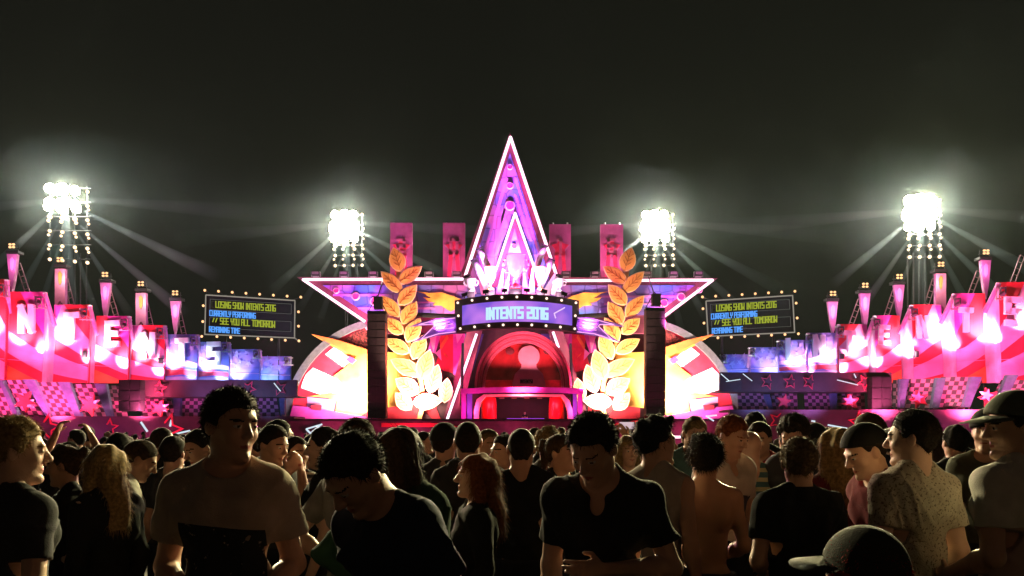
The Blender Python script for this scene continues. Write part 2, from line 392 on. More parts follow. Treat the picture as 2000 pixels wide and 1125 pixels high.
# ---------------------------------------------------------------- speaker towers
M_spk = mat('speaker_grille', (0.034, 0.020, 0.026), rough=.6, scale=5, bump=.4, bscale=60)
for (x0, x1, y0, y1, side) in ((717, 753, 612, 817, 'left'), (1262, 1299, 606, 812, 'right')):
    Yt = 66.0
    c = P((x0 + x1) / 2, y1, Yt)
    sp = root('speaker_tower', c, 'hanging black line array speaker tower in front of the ' + side + ' burst disc', 'speaker')
    n_ = 13
    zt = P(0, y0, Yt).z; zb = P(0, y1, Yt).z; wx = (x1 - x0) / F * Yt; h = (zt - zb) / n_
    for k in range(n_):
        m = MB(); m.box((c.x, Yt + .55, zb + h * (k + .5)), (wx, 1.1, h - .02)); m.box((c.x, Yt - .015, zb + h * (k + .5)), (wx * .94, .05, h * .86)); m.box((c.x + wx * .02, Yt - .05, zb + h * (k + .5)), (.05, .03, h * .8))
        m.build('speaker_box', M_spk, sp)
    m = MB(); m.box((c.x, Yt + .55, zt + .12), (wx * 1.02, 1.0, .2))
    for dx in (-.5, .5): m.tube((c.x + dx * wx, Yt + .5, zt + .2), (c.x, Yt + .5, zt + 1.6), .035)
    m.box((c.x + .1, Yt + .4, zt + .9), (.7, .6, 1.0)); m.tube((c.x, Yt + .5, zt + 1.3), (c.x, Yt + 3.4, zt + 3.4), .05)
    m.build('rigging', M_dark, sp)
    m = MB()
    for dx in (-.34, .34): m.tube((c.x + dx * wx, Yt + .55, zb + .02), (c.x + dx * wx, Yt + .55, 0), .06)
    m.build('cable_leg', M_dark, sp)
    m = MB(); m.box((c.x + wx * .5 + .03, Yt + .05, (zt + zb) / 2 - .3), (.05, .12, zt - zb - 1)); m.build('edge_strip', mat('strip_red', (.5, .1, .06)), sp)

# ---------------------------------------------------------------- curved marquee sign
YM = 64.0
ms = root('marquee_sign', P(1008, 850, YM), 'curved marquee reading INTENTS 2016 on a violet screen ringed by bulbs', 'sign')
def sgn(u, v, d=0.0):
    """u across 0..1 (px 888..1131), v down 0..1, bulging towards the crowd in the middle"""
    t = 2 * u - 1; px = 1009.5 + t * 121.5
    top = 574 + 13 * t * t; bot = 640 + 9 * t * t
    return P(px, top + (bot - top) * v, YM + 2.2 * t * t - d)
def curved(mb, u0, u1, v0, v1, d0, th, n=20, m=None):
    A = [sgn(u0 + (u1 - u0) * i / n, v0, d0) for i in range(n + 1)]; B = [sgn(u0 + (u1 - u0) * i / n, v1, d0) for i in range(n + 1)]
    for i in range(n): mb.slab([A[i], A[i + 1], B[i + 1], B[i]], (0, th, 0), m)
m = MB(); curved(m, 0, 1, 0, .2, 0, .8); curved(m, 0, 1, .82, 1, 0, .8); curved(m, 0, .06, .2, .82, 0, .8, 2); curved(m, .945, 1, .2, .82, 0, .8, 2); m.build('frame', mat('maroon_black', (.05, .018, .03)), ms)
m = MB(); curved(m, .06, .945, .2, .82, -.12, .2)
sc = emit('violet_screen', (0.36, 0.10, 0.86), 1.0)
nt = sc.node_tree; no = nt.nodes.new('ShaderNodeTexNoise'); no.inputs['Scale'].default_value = .35; tcn = nt.nodes.new('ShaderNodeTexCoord'); cr = nt.nodes.new('ShaderNodeValToRGB')
nt.links.new(tcn.outputs['Object'], no.inputs['Vector']); nt.links.new(no.outputs[0], cr.inputs[0]); nt.links.new(cr.outputs[0], nt.nodes['Emission'].inputs[0])
cr.color_ramp.elements[0].position = .4; cr.color_ramp.elements[0].color = (.22, .10, .72, 1); cr.color_ramp.elements[1].position = .62; cr.color_ramp.elements[1].color = (.62, .22, .88, 1)
m.build('screen', sc, ms)
m = MB(); x = 0.0
txt = 'INTENTS 2016'; widths = {'I': 1.1, '1': 1.3, ' ': .9}
lu = {'I': 1.0, '1': 1.3, ' ': 1.0}
u = .252; unit = .0178
for ch in txt:
    wd = lu.get(ch, 2.0)
    c0 = sgn(u, .70, .02); c1 = sgn(u + .02, .70, .02); ux_ = c1 - c0; ux_.z = 0
    text_mb(m, ch, c0, ux_, (0, 0, 1), .80, .19, depth=.08, narrow=.80, gap=0)
    u += (wd + .62) * unit
m.build('lettering', emit('pale_cyan_light', (.55, .85, 1.0), 1.05), ms)
m = MB(); m.path([sgn(.885, .30, .02), sgn(.80, .52, .02), sgn(.812, .66, .02)], .055); m.build('chevron', emit('pale_pink_light', (.9, .6, 1.0), 1.0), ms)
bp = [(.02 + .12 * i, .09) for i in range(9)] + [(.045 + .115 * i, .91) for i in range(9)] + [(.03, .5), (.97, .5)]
bp = [(min(max(a, .025), .975), c) for a, c in bp]
for (a, c) in bp:
    m = MB(); m.ball(sgn(a, c, .06), .105, n=10); m.build('bulb', N_bulbw, ms, True)
for i in range(6):
    t = (.08, .25, .40, .58, .72, .88)[i]
    m = MB(); c = sgn(t, -.05, -.2); m.box(c + Vector((0, 0, .18)), (.50, .3, .26), Matrix.Rotation(R(-15 + 7 * i), 3, 'Y')); m.tube(c - Vector((0, 0, .1)), c + Vector((0, 0, .2)), .06); m.build('uplighter', M_dark, ms)
m = MB()
for sx_ in (-1, 1): m.tube((sgn(.5 + .45 * sx_, .9).x, YM + 2.4, 4.2), (sgn(.5 + .45 * sx_, .9).x, YM + 4.5, 9.5), .12)
for sx_ in (-1, 1): m.tube((sgn(.5 + .46 * sx_, .5).x, YM + 2.4, sgn(.95, .5).z), (sgn(.5 + .46 * sx_, .5).x + sx_ * 4, YM + 5.5, sgn(.95, .5).z + .6), .2)
m.build('bracket', M_dark, ms)
RB = [(890, 618), (858, 621), (825, 628), (798, 638), (840, 634), (848, 636), (830, 652), (806, 668), (850, 656), (892, 651)]
def ribbon(mir):
    X = (lambda p: mirror(p, 1008.5)) if mir else (lambda p: p)
    rr = root('ribbon_banner', P(1170 if mir else 848, 850, 65.6), 'swallowtail violet ribbon with pink neon lines ' + ('right' if mir else 'left') + ' of the marquee sign', 'banner')
    m = MB(); m.board(X(RB), 65.8, .15); m.build('ribbon', M_purplep, rr)
    for pts in ([(889, 621), (850, 625), (818, 634), (846, 634), (848, 637), (822, 663), (856, 652), (890, 648)], [(884, 632), (850, 639)], [(878, 628), (852, 632)], [(886, 640), (852, 645)]):
        m = MB(); m.path([P(x, y, 65.7) for x, y in X(pts)], .035); m.build('neon_line', emit('soft_pink_neon', (1, .45, .85), 1.3), rr)
    lamp('SPOT', 'ribbon_light', P(*X([(894, 636)])[0], 64.9), 260, (1, .35, .9), P(*X([(868, 634)])[0], 65.8), 80)
ribbon(False); ribbon(True)

# ---------------------------------------------------------------- domed helmet
dm = root('helmet_dome', P(1022, 755, 66), 'giant domed helmet with ribbed rim and dark red visor above the booth', 'stage set')
def half(cx, cyb, rx, ry, n=40): return [(cx - rx * math.cos(math.pi * i / n), cyb - ry * math.sin(math.pi * i / n) ** .92) for i in range(n + 1)]
def ringb(mb, cx, cyb, ra, rya, rb, ryb, Y, th, m=None):
    a = half(cx, cyb, ra, rya); c = half(cx, cyb, rb, ryb)
    for i in range(len(a) - 1): mb.board([a[i], a[i + 1], c[i + 1], c[i]], Y, th, m)
for k in range(5):
    m = MB(); ringb(m, 1022, 757, 95 - 4 * k, 110 - 4.5 * k, 91.2 - 4 * k, 105.7 - 4.5 * k, 66.2 + .35 * k, 3)
    m.build('rim_ring', mat('rim_rose', (.60, .11, .15), rough=.3, var=.2) if k % 2 == 0 else mat('rim_plum', (.36, .06, .09), rough=.3), dm)
m = MB(); m.board(half(1022, 757, 77, 90), 68.1, 1.5); m.build('visor', mat('visor_red', (.30, .016, .02), rough=.18, spec=.7, scale=.5, var=.6), dm)
m = MB(); m.board([(946, 742), (1098, 742), (1101, 757), (943, 757)], 67.9, .12); m.build('visor_band', mat('visor_band_red', (.65, .01, .03), rough=.3), dm)
bu = [(1001, 757), (1001, 748), (1006, 730), (1018, 718)] + [(1033 + 21 * math.sin(t), 696 - 21 * math.cos(t)) for t in np.linspace(-2.4, 2.4, 22)] + [(1048, 718), (1060, 730), (1065, 748), (1065, 757)]
m = MB(); m.board(bu, 67.7, .12); m.build('bust_emblem', mat('emblem_grey', (.40, .19, .21), scale=.8), dm)
m = MB(); text_mb(m, 'INTENTS!', P(1016, 748, 67.6), (1, 0, 0), (0, 0, 1), .26, .07, depth=.05, narrow=.8); m.build('emblem_lettering', M_dark, dm)
for sx_ in (-1, 1):
    m = MB(); m.ball(P(1033 + sx_ * 37, 686, 68), .3, sq=(1.3, .25, 1)); m.build('eye_spot', mat('eye_dark', (.08, .005, .008)), dm)

# ---------------------------------------------------------------- booth under the dome
bo = root('booth_arch', P(1020, 850, 64.5), 'magenta beam on columns with an orange rimmed booth arch below the dome', 'stage set')
m = MB(); 
def beam(px, d=0): return 64.6 + ((px - 1020) / 120) ** 2 * 1.0 + d
xs = np.linspace(900, 1140, 17)
for a, c in zip(xs[:-1], xs[1:]):
    m.slab([P(a, 756 + 3 * ((a - 1020) / 120) ** 2, beam(a)), P(c, 756 + 3 * ((c - 1020) / 120) ** 2, beam(c)), P(c, 766 + 3 * ((c - 1020) / 120) ** 2, beam(c)), P(a, 766 + 3 * ((a - 1020) / 120) ** 2, beam(a))], (0, 1.0, 0))
m.build('beam', M_magp, bo)
for (x0, x1) in ((901, 910), (912, 922), (1119, 1127), (1129, 1138)):
    m = MB(); m.board([(x0, 767), (x1, 767), (x1, 850), (x0, 850)], 65.8, .4); m.build('column', M_magp if x0 in (901, 1129) else M_purplep, bo)
L = [(925, 850), (926, 800), (931, 780), (945, 770), (1100, 770), (1112, 782), (1118, 800), (1121, 850)]
I_ = [(934, 850), (935, 803), (939, 785), (949, 774), (1096, 774), (1104, 785), (1109, 803), (1112, 850)]
m = MB()
for i in range(len(L) - 1): m.board([L[i], L[i + 1], I_[i + 1], I_[i]], 65.0, .9)
m.build('arch_rim', mat('arch_foam', (.80, .30, .22), scale=2, bump=.6, bscale=5), bo)
m = MB(); m.board([(925, 765), (1121, 765), (1121, 850), (925, 850)], 69.5, .2); m.board([(936, 768), (1110, 768), (1110, 776), (936, 776)], 65.6, .5); m.build('booth_back', mat('booth_dark_red', (.05, .006, .012), scale=1), bo)
for cx in (955, 1087):
    m = MB(); c = P(cx, 812, 66.4); prof = [(.05, 1.75), (.40, 1.70), (.58, 1.45), (.64, .8), (.64, -.8), (.6, -1.3), (.5, -1.5), (.05, -1.52)]
    m.lathe(c, prof, 24); m.build('red_pillar', mat('inflated_red', (.80, .005, .02), rough=.35, var=.3, scale=.8), bo, True)
for cx in (980, 1004, 1029, 1054):
    m = MB(); m.board([(cx - 5, 773.5), (cx + 5, 773.5), (cx + 5, 778.5), (cx - 5, 778.5)], 66.5, .3); m.build('booth_lamp', emit('dim_red_lamp', (.6, .06, .08), .6), bo)
m = MB(); m.box((P(1020, 0, 68).x, 67.9, 1.9), (8.2, 3.0, .2)); m.build('booth_floor', M_dark, bo)
dk = root('performer_desk', P(1025, 850, 67), 'dark desk with orange zigzag front inside the booth', 'desk')
m = MB(); m.board([(992, 819), (1060, 819), (1060, 850), (992, 850)], 67, 1.0); m.build('desk_body', mat('desk_plum', (.06, .02, .06)), dk)
m = MB(); m.board([(990, 817), (1063, 817), (1063, 819.5), (990, 819.5)], 66.9, 1.2); m.build('desk_edge', emit('violet_led', (.5, .08, .9), .9), dk)
for k, pg in enumerate(([(1012, 838), (1020, 824), (1027, 838), (1022, 838), (1019, 832), (1016, 838)], [(1034, 838), (1038, 824), (1048, 838), (1043, 838), (1039, 832)], [(992, 824), (1012, 842), (1008, 844), (990, 829)], [(1062, 824), (1042, 842), (1046, 844), (1064, 829)])):
    m = MB(); m.board(pg, 66.85, .1); m.build('zigzag', M_orangep, dk)
# ---------------------------------------------------------------- banners with the year behind the star arms
for (x0, x1, ch) in ((762, 805, '2'), (865, 908, '0'), (1073, 1115, '1'), (1173, 1217, '6')):
    Yb = 73.0; cx = (x0 + x1) / 2; yt = 435 if x0 < 1000 else 438
    r_ = root('year_banner', P(cx, 545, Yb), {'2': 'leftmost tall pink star banner, showing a two', '0': 'pink star banner just left of the spire, showing a zero', '1': 'pink star banner just right of the spire, showing a one', '6': 'rightmost tall pink star banner, showing a six'}[ch], 'banner')
    m = MB(); m.board([(x0, yt), (x1, yt), (x1, 560), (x0, 560)], Yb, .5); m.build('cloth', mat('banner_rose', (.46, .11, .28), scale=.7, var=.3), r_)
    m = MB(); m.board(star5(cx, 486, 28, inner=.5, sx_=.75), Yb - .05, .06); m.build('pale_star', mat('banner_pale', (.50, .17, .36)), r_)
    m = MB(); m.board(star5(cx, 484, 20, inner=.55, sx_=.9), Yb - .1, .06)
    for s_ in (-1, 1): m.board([(cx + 2 * s_, 492), (cx + 9 * s_, 492), (cx + 13 * s_, 541), (cx + 6 * s_, 541)], Yb - .1, .06)
    m.build('red_figure', mat('banner_red', (.75, .03, .12)), r_)
    m = MB(); text_mb(m, ch, P(cx - 6, 492, Yb - .2), (1, 0, 0), (0, 0, 1), 1.1, .26, depth=.08); m.build('digit', mat('banner_digit', (.62, .14, .28)), r_)
    m = MB()
    for s_ in (-1, 1): m.tube(P(cx + 14 * s_, 430 + 5, Yb + .7), (P(cx + 14 * s_, 0, Yb).x, Yb + .7, 0), .08)
    m.build('mast', M_truss, r_)

# ---------------------------------------------------------------- trophies and light tubes in front of the spire
def cup(cx, yb, yt, w, col, label, handles=True):
    Yc = 66.9; c = P(cx, yb, Yc); H = (yb - yt) / F * Yc; r = w / 2 / F * Yc
    t = root('trophy_cup', c, label, 'trophy')
    m = MB(); m.lathe(c, [(r * .6, 0), (r * .62, .08 * H), (r * .35, .14 * H), (r * .12, .22 * H), (r * .14, .3 * H), (r * .5, .4 * H), (r * .85, .6 * H), (r, .98 * H), (r * 1.04, H), (r * .9, .97 * H)], 24)
    m.build('bowl', col, t, True)
    if handles:
        for s_ in (-1, 1):
            m = MB(); m.path([c + Vector((s_ * r * a, 0, H * z)) for a, z in ((.95, .9), (1.35, .85), (1.4, .68), (1.1, .52), (.75, .5))], .07); m.build('handle', col, t, True)
    m = MB(); m.box(c - Vector((0, 0, .3)), (r * 1.4, r * 1.4, .6)); m.build('plinth', M_dark, t)
M_gold = mat('cup_gold', (.78, .42, .12), rough=.3, var=.15)
M_cupred = mat('cup_red', (.80, .05, .06), rough=.3, var=.2)
cup(1007, 566, 498, 36, M_cupred, 'large red trophy cup in the middle above the marquee')
cup(958, 568, 522, 24, M_gold, 'gold trophy cup just left of the large red cup', False)
cup(1055, 568, 522, 22, M_gold, 'gold trophy cup just right of the large red cup', False)
cup(920, 570, 545, 20, M_whitep, 'small white mug shaped cup at the left foot of the spire')
cup(1093, 570, 545, 18, M_whitep, 'small white mug shaped cup at the right foot of the spire')
for i, (bx, by, tx, ty, lb) in enumerate(((960, 536, 937, 486, 'upper left'), (955, 572, 926, 508, 'middle left'), (925, 575, 912, 540, 'lowest left'), (1045, 530, 1063, 480, 'upper right'), (1055, 560, 1077, 508, 'middle right'), (1080, 575, 1092, 540, 'lowest right'))):
    Yc = 67.7; A, B = P(bx, by, Yc), P(tx, ty, Yc - .6); t = root('cannon_tube', A, 'pink white cannon barrel with dark mouth, %s of the six beside the cups' % lb, 'stage set')
    m = MB(); m.tube(A, B, .26, .3, n=18); m.build('barrel', M_whitep, t, True)
    m = MB(); d_ = (B - A).normalized(); m.tube(B - d_ * .02, B + d_ * .12, .33, .33, n=18); m.build('mouth', M_dark, t)
for (x, y) in ((985, 540), (1030, 540), (973, 548), (1041, 552), (945, 556), (1070, 556)):
    pass
m = MB()
sp_ = root('crystal_spikes', P(1008, 575, 68.3), 'fan of white and pink shards rising behind the trophy cups', 'stage set')
for k, (x0, x1, tx, ty) in enumerate(((968, 982, 985, 510), (980, 992, 996, 530), (1020, 1034, 1022, 515), (1030, 1046, 1040, 520), (940, 956, 930, 530), (1056, 1074, 1088, 525), (1000, 1014, 1004, 520))):
    m = MB(); m.board([(x0, 576), (tx, ty), (x1, 576)], 68.3 - .06 * k, .12); m.build('shard', M_whitep if k % 2 else M_pinkp, sp_)

# ---------------------------------------------------------------- small lamps along the star's top edge
def small_light(px, py, Y, label, group=None, s=1.0, tilt=0):
    c = P(px, py, Y); r_ = root('stage_light', c, label, 'stage light', group)
    rot = Matrix.Rotation(R(tilt), 3, 'Y')
    m = MB(); m.box(c + rot @ Vector((0, 0, .24 * s)), (.62 * s, .4 * s, .30 * s), rot); m.build('lamp_head', M_dark, r_)
    m = MB(); m.box(c + rot @ Vector((0, -.21 * s, .24 * s)), (.5 * s, .03, .2 * s), rot); m.build('lens', mat('lens_glass', (.5, .35, .4), rough=.15, metal=.5), r_)
    m = MB()
    for s_ in (-1, 1): m.box(c + rot @ Vector((s_ * .35 * s, 0, .16 * s)), (.04, .12, .4 * s), rot)
    m.box(c + Vector((0, 0, -.02)), (.5 * s, .4 * s, .06)); m.build('yoke', M_truss, r_)
    return r_
for i, x in enumerate((617, 672, 729, 838, 892, 1105, 1162, 1263, 1315, 1364)):
    small_light(x, 540, 69.6, ('%s stage light from the left on the star arm edge' % ('first', 'second', 'third', 'fourth', 'fifth', 'sixth', 'seventh', 'eighth', 'ninth', 'tenth')[i]), 'stage lights on the star arms', 1.1)

# ---------------------------------------------------------------- side wings of stepped panels
def YL(x): return 72 - 12 * min(max((570 - x) / 570.0, 0), 1.1)
def YR(x): return 72 - 12 * min(max((x - 1430) / 570.0, 0), 1.1)
M_hot = None
LP_ = [(-52, 14, 545, 748, 'I'), (17, 88, 570, 748, 'N'), (106, 176, 595, 748, 'T'), (188, 253, 617, 748, 'E'), (258, 323, 635, 744, 'N'), (326, 387, 653, 744, 'T'), (388, 448, 668, 744, 'S'), (450, 508, 682, 744, None), (509, 568, 696, 744, None)]
RP_ = [(1950, 2022, 551, 748, 'S'), (1863, 1924, 573, 748, 'T'), (1780, 1838, 595, 748, 'N'), (1708, 1757, 616, 748, 'E'), (1637, 1693, 633, 732, 'T'), (1577, 1633, 650, 732, 'N'), (1520, 1576, 664, 732, 'I'), (1465, 1518, 678, 732, None), (1410, 1463, 692, 732, None)]
ORD = ('outermost', 'second', 'third', 'fourth', 'fifth', 'sixth', 'seventh', 'eighth', 'ninth')
def wing(panels, left):
    YF = YL if left else YR
    side = 'left' if left else 'right'
    for i, (x0, x1, yt, yb, ch) in enumerate(panels):
        out, inn = (x0, x1) if left else (x1, x0)     # outer edge (nearer), inner edge
        Ya = YF((x0 + x1) / 2)
        lean = 7 * (1 - i / 9.0) * (-1 if left else 1)
        def q(u, v, d=0):   # u from outer to inner edge, v down
            x = out + (inn - out) * u + lean * v
            return P(x, yt + (yb - yt) * v, Ya + (u - .5) * .6 + v * 0 - d)
        r_ = root('letter_tower', (P((x0 + x1) / 2, yb, Ya).x, Ya, 0), ('%s stepped tower from the outside of the %s wing' % (ORD[i], side)) + (', with the letter ' + ch if ch else ', blue and plain'), 'stage tower', None)
        blue = i >= 6
        base = M_redp if i < 5 else M_starblue
        def poly(pts, d, mt, nm, th=.1):
            m = MB(); m.slab([q(u, v, d) for u, v in pts], (0, th, 0)); return m.build(nm, mt, r_)
        poly([(0, 0), (1, 0), (1, 1), (0, 1)], 0, base, 'panel_face', .35)
        def cv(pts, d, mt, nm='painted_band'): return poly(pts, d, mt, nm, .05)
        lav = mat('lavender_pink_paint', (.60, .24, .40), scale=1.0, var=.2)
        if i < 5:
            if i % 2 == 1:
                cv([(.32, 0), (1, 0), (1, .47), (.78, .33), (.52, .14)], .03, M_magp if i < 4 else M_purplep)
                cv([(0, .42), (.3, .50), (.7, .60), (1, .64), (1, .88), (.6, .80), (.25, .72), (0, .66)], .04, lav)
                cv([(0, .80), (.5, .90), (1, 1), (0, 1)], .05, M_orangep)
            else:
                cv([(0, 0), (.28, 0), (.55, .2), (1, .45), (1, .70), (.5, .56), (0, .42)], .03, lav)
                cv([(.0, .62), (.5, .72), (1, .80), (1, .97), (.5, .93), (0, .88)], .04, M_pinkp)
                cv([(.0, .01), (.2, .01), (.0, .3)], .05, M_magp)
        elif i < 7:
            cv([(0, .35), (.4, .5), (1, .62), (1, .72), (.4, .66), (0, .6)], .03, M_pinkp)
            cv([(0, .75), (.5, .72), (1, .8), (1, .9), (.5, .86), (0, .9)], .035, M_redp)
            cv([(0, .92), (.5, .9), (1, .93), (1, 1), (0, 1)], .04, lav)
        if i >= 5:
            for (u, v, s) in ((.2, .15, .35), (.55, .1, .25), (.8, .3, .3), (.35, .38, .22), (.12, .5, .25), (.62, .45, .3)):
                m = MB(); c = q(u, v, .06)
                m.slab([c + Vector((s * 1.2 * (1 if k % 2 == 0 else .42) * math.sin(math.pi * k / 5 + u), 0, s * 1.2 * (1 if k % 2 == 0 else .42) * math.cos(math.pi * k / 5 + u))) for k in range(10)], (0, .04, 0))
                m.build('painted_star', mat('star_plum', (.24, .12, .36)), r_)
        # thin crease lines and a small vent box
        m = MB(); a, c = q(.0, .74, .08), q(1, .77, .08); m.tube(a, c, .02); m.build('seam_cord', M_pinkp, r_)
        if i in (2, 4):
            m = MB(); m.box(q(.9, .64, .2), (.3, .3, .45)); m.box(q(.9, .60, .3), (.38, .2, .06)); m.build('wall_fixture', M_dark, r_)
        # pale return wall on the inner edge, with a slanted spar on top
        if i < len(panels) - 1:
            nx = panels[i + 1][0] if left else panels[i + 1][1]
            ynt = panels[i + 1][2]
            yk = yt + (ynt - yt) * 2.4
            s_ = 1 if left else -1
            xi = inn
            m = MB(); n_ = 7
            for k in range(n_):
                a0, a1 = k / n_, (k + 1) / n_
                f0 = Vector((0, .12 * math.sin(9 * a0), 0)); f1 = Vector((0, .12 * math.sin(9 * a1), 0))
                wxx = nx - xi + s_ * 2
                A = P(xi + wxx * a0, yt + (yk - yt) * a0, Ya + .3 + 1.2 * a0) + f0; B = P(xi + wxx * a1, yt + (yk - yt) * a1, Ya + .3 + 1.2 * a1) + f1
                C = P(xi + lean + wxx * a1 , yb, Ya + .3 + 1.2 * a1) + f1; D = P(xi + lean + wxx * a0, yb, Ya + .3 + 1.2 * a0) + f0
                m.slab([A, B, C, D], (0, .12, 0))
            m.build('return_wall', M_fabric, r_)
            m = MB(); a = P(inn - s_ * 1, yt + 2, Ya - .25); c = P(nx + s_ * 1, yk + 6, Ya + .9)
            m.tube(a, c, .17, n=8); m.build('spar', mat('spar_plum', (.40, .16, .34)), r_)
        # truss corner with a moving light
        s2 = (.9 if i < 5 else .7)
        c = q(.93, .06, .5)
        m = MB()
        for dz in (0, -.9 * s2):
            m.tube(c + Vector((-.6 * s2, -.2, dz)), c + Vector((.35, .1, dz)), .05)
        for dx in (-.5, -.05, .3): m.tube(c + Vector((dx * s2, -.15, .1)), c + Vector((dx * s2 * .8, 0, -1.0 * s2)), .035)
        m.tube(c + Vector((-.5 * s2, -.2, 0)), c + Vector((.3, 0, -.9 * s2)), .03)
        m.build('corner_truss', M_truss, r_)
        h = c + Vector((-.1, -.35, -.35 * s2))
        m = MB(); m.box(h + Vector((0, 0, .28)) * s2, (.42 * s2, .3 * s2, .14 * s2))
        for dx in (-.24, .24): m.box(h + Vector((dx, 0, .05)) * s2, (.06 * s2, .16 * s2, .42 * s2))
        m.tube(h + Vector((.12, -.1, -.1)) * s2, h + Vector((-.18, .12, -.32)) * s2, .19 * s2, .15 * s2, n=12)
        m.build('moving_light', mat('fixture_plum', (.07, .04, .06), rough=.35), r_)
        # standing letter, tilted towards the crowd
        if ch:
            sz = (abs(x1 - x0) / F * Ya) * .62
            m = MB(); u0 = .36 if left else .78
            p0 = q(u0, .42 if i < 4 else .55, .35)
            if not left: p0 = P(x0 + (x1 - x0) * .28, yt + (yb - yt) * (.40 if i < 4 else .52), Ya - .6)
            text_mb(m, ch, p0, (1, .1 if left else -.1, .06 if left else -.06), (0, 0, 1), sz, sz * .26, depth=.3, narrow=.85)
            m.build('letter', M_whitep, r_)
wing(LP_, True); wing(RP_, False)

# ---------------------------------------------------------------- checkered parapet below the panels
def checker(name):
    m = bpy.data.materials.new(name); m.use_nodes = True; nt = m.node_tree; n = nt.nodes; l = nt.links
    p = n['Principled BSDF']; p.inputs['Roughness'].default_value = .6
    a = n.new('ShaderNodeAttribute'); a.attribute_name = 'UVMap'
    ck = n.new('ShaderNodeTexChecker'); ck.inputs['Scale'].default_value = 1.0; ck.inputs['Color1'].default_value = (.42, .13, .24, 1); ck.inputs['Color2'].default_value = (.05, .01, .025, 1)
    l.new(a.outputs['Vector'], ck.inputs['Vector']); l.new(ck.outputs[0], p.inputs['Base Color']); MATS[name] = m; return m
M_check = checker('pink_checks')
def parapet(polys, fins, stars, YF, side):
    r_ = root('checkered_parapet', P(110 if side == 'left' else 1890, 850, 62), 'pink checkered parapet with violet fins along the ' + side + ' wing', 'stage set')
    for (tl, tr, bl, br, y0, y1, nx, ny) in polys:
        # subdivided so the checks are real cells of the print
        vs = []; uv = []
        K = 6
        for j in range(K + 1):
            for i in range(K + 1):
                u, v = i / K, j / K
                x = (tl + (tr - tl) * u) * (1 - v) + (bl + (br - bl) * u) * v
                vs.append(P(x, y0 + (y1 - y0) * v, YF(x) - 3.0 - 1.5 * v)); uv.append((u * nx + .001, v * ny + .001))
        mb = MB(); mb.add(vs, [(j * (K + 1) + i, j * (K + 1) + i + 1, (j + 1) * (K + 1) + i + 1, (j + 1) * (K + 1) + i) for j in range(K) for i in range(K)])
        o = mb.build('checks', M_check, r_); me = o.data; l = me.uv_layers.new(name='UVMap')
        for lo in me.loops: l.data[lo.index].uv = uv[lo.vertex_index]
        o.modifiers.new('thickness', 'SOLIDIFY').thickness = .15
    for (a, b_, c, d_, y0, y1) in fins:
        m = MB(); m.slab([P(a, y0, YF(a) - 3.4), P(b_, y0, YF(b_) - 3.4), P(d_, y1, YF(d_) - 5.0), P(c, y1, YF(c) - 5.0)], (0, .4, 0)); m.build('fin', mat('fin_violet', (.10, .08, .20)), r_)
    for (cx, c_y, rr, rot, mt, dd) in stars:
        m = MB(); m.board(star5(cx, c_y, rr, rot), YF(cx) - 5.2 - dd, .25); m.build('star', mt, r_)
    return r_
pinkstar = mat('rose_star_paint', (.72, .30, .42))
parapet([(-40, 8, -10, 30, 742, 810, 5, 8), (5, 48, 36, 86, 742, 811, 5, 8), (70, 118, 100, 149, 746, 812, 5, 8), (138, 188, 158, 211, 750, 813, 5, 8), (208, 236, 218, 250, 753, 813, 3, 8),
         (276, 332, 280, 345, 776, 813, 7, 5), (355, 410, 352, 412, 776, 813, 7, 5), (430, 480, 430, 480, 776, 813, 7, 5), (500, 540, 495, 546, 776, 813, 6, 5)],
        [(-5, 4, 25, 36, 742, 811), (44, 66, 88, 98, 741, 812), (113, 135, 146, 158, 746, 813), (184, 206, 208, 219, 749, 814), (337, 352, 340, 352, 776, 813), (545, 556, 548, 556, 772, 813)],
        [(52, 788, 14, -.3, pinkstar, .1), (47, 784, 22, .5, M_redd, 0), (180, 788, 14, -.2, M_pinkp, .1), (174, 792, 22, .4, M_redp, 0), (316, 796, 13, -.2, M_pinkp, .1), (310, 798, 19, .4, M_redp, 0)], YL, 'left')
parapet([(1955, 2010, 1925, 1985, 742, 800, 6, 7), (1865, 1918, 1845, 1890, 742, 793, 6, 7), (1838, 1895, 1822, 1880, 736, 796, 6, 7), (1770, 1828, 1758, 1815, 740, 797, 6, 7), (1744, 1758, 1744, 1755, 742, 795, 2, 7),
         (1636, 1688, 1636, 1690, 766, 800, 7, 5), (1570, 1620, 1572, 1625, 766, 800, 7, 5), (1505, 1556, 1510, 1558, 766, 800, 7, 5), (1440, 1492, 1442, 1500, 766, 800, 7, 5)],
        [(1758, 1776, 1757, 1766, 740, 797), (1830, 1848, 1820, 1834, 738, 797), (1897, 1918, 1882, 1895, 736, 795), (1968, 1990, 1945, 1958, 732, 793), (1622, 1636, 1626, 1634, 766, 800), (1492, 1504, 1502, 1510, 770, 800)],
        [(1928, 772, 13, .3, pinkstar, .1), (1932, 776, 20, -.3, M_redd, 0), (1793, 776, 12, .2, M_pinkp, .1), (1797, 780, 19, -.3, M_redp, 0), (1660, 783, 14, .15, M_pinkp, .1), (1662, 788, 20, -.3, M_redd, 0), (1532, 784, 16, .2, M_redd, 0)], YR, 'right')

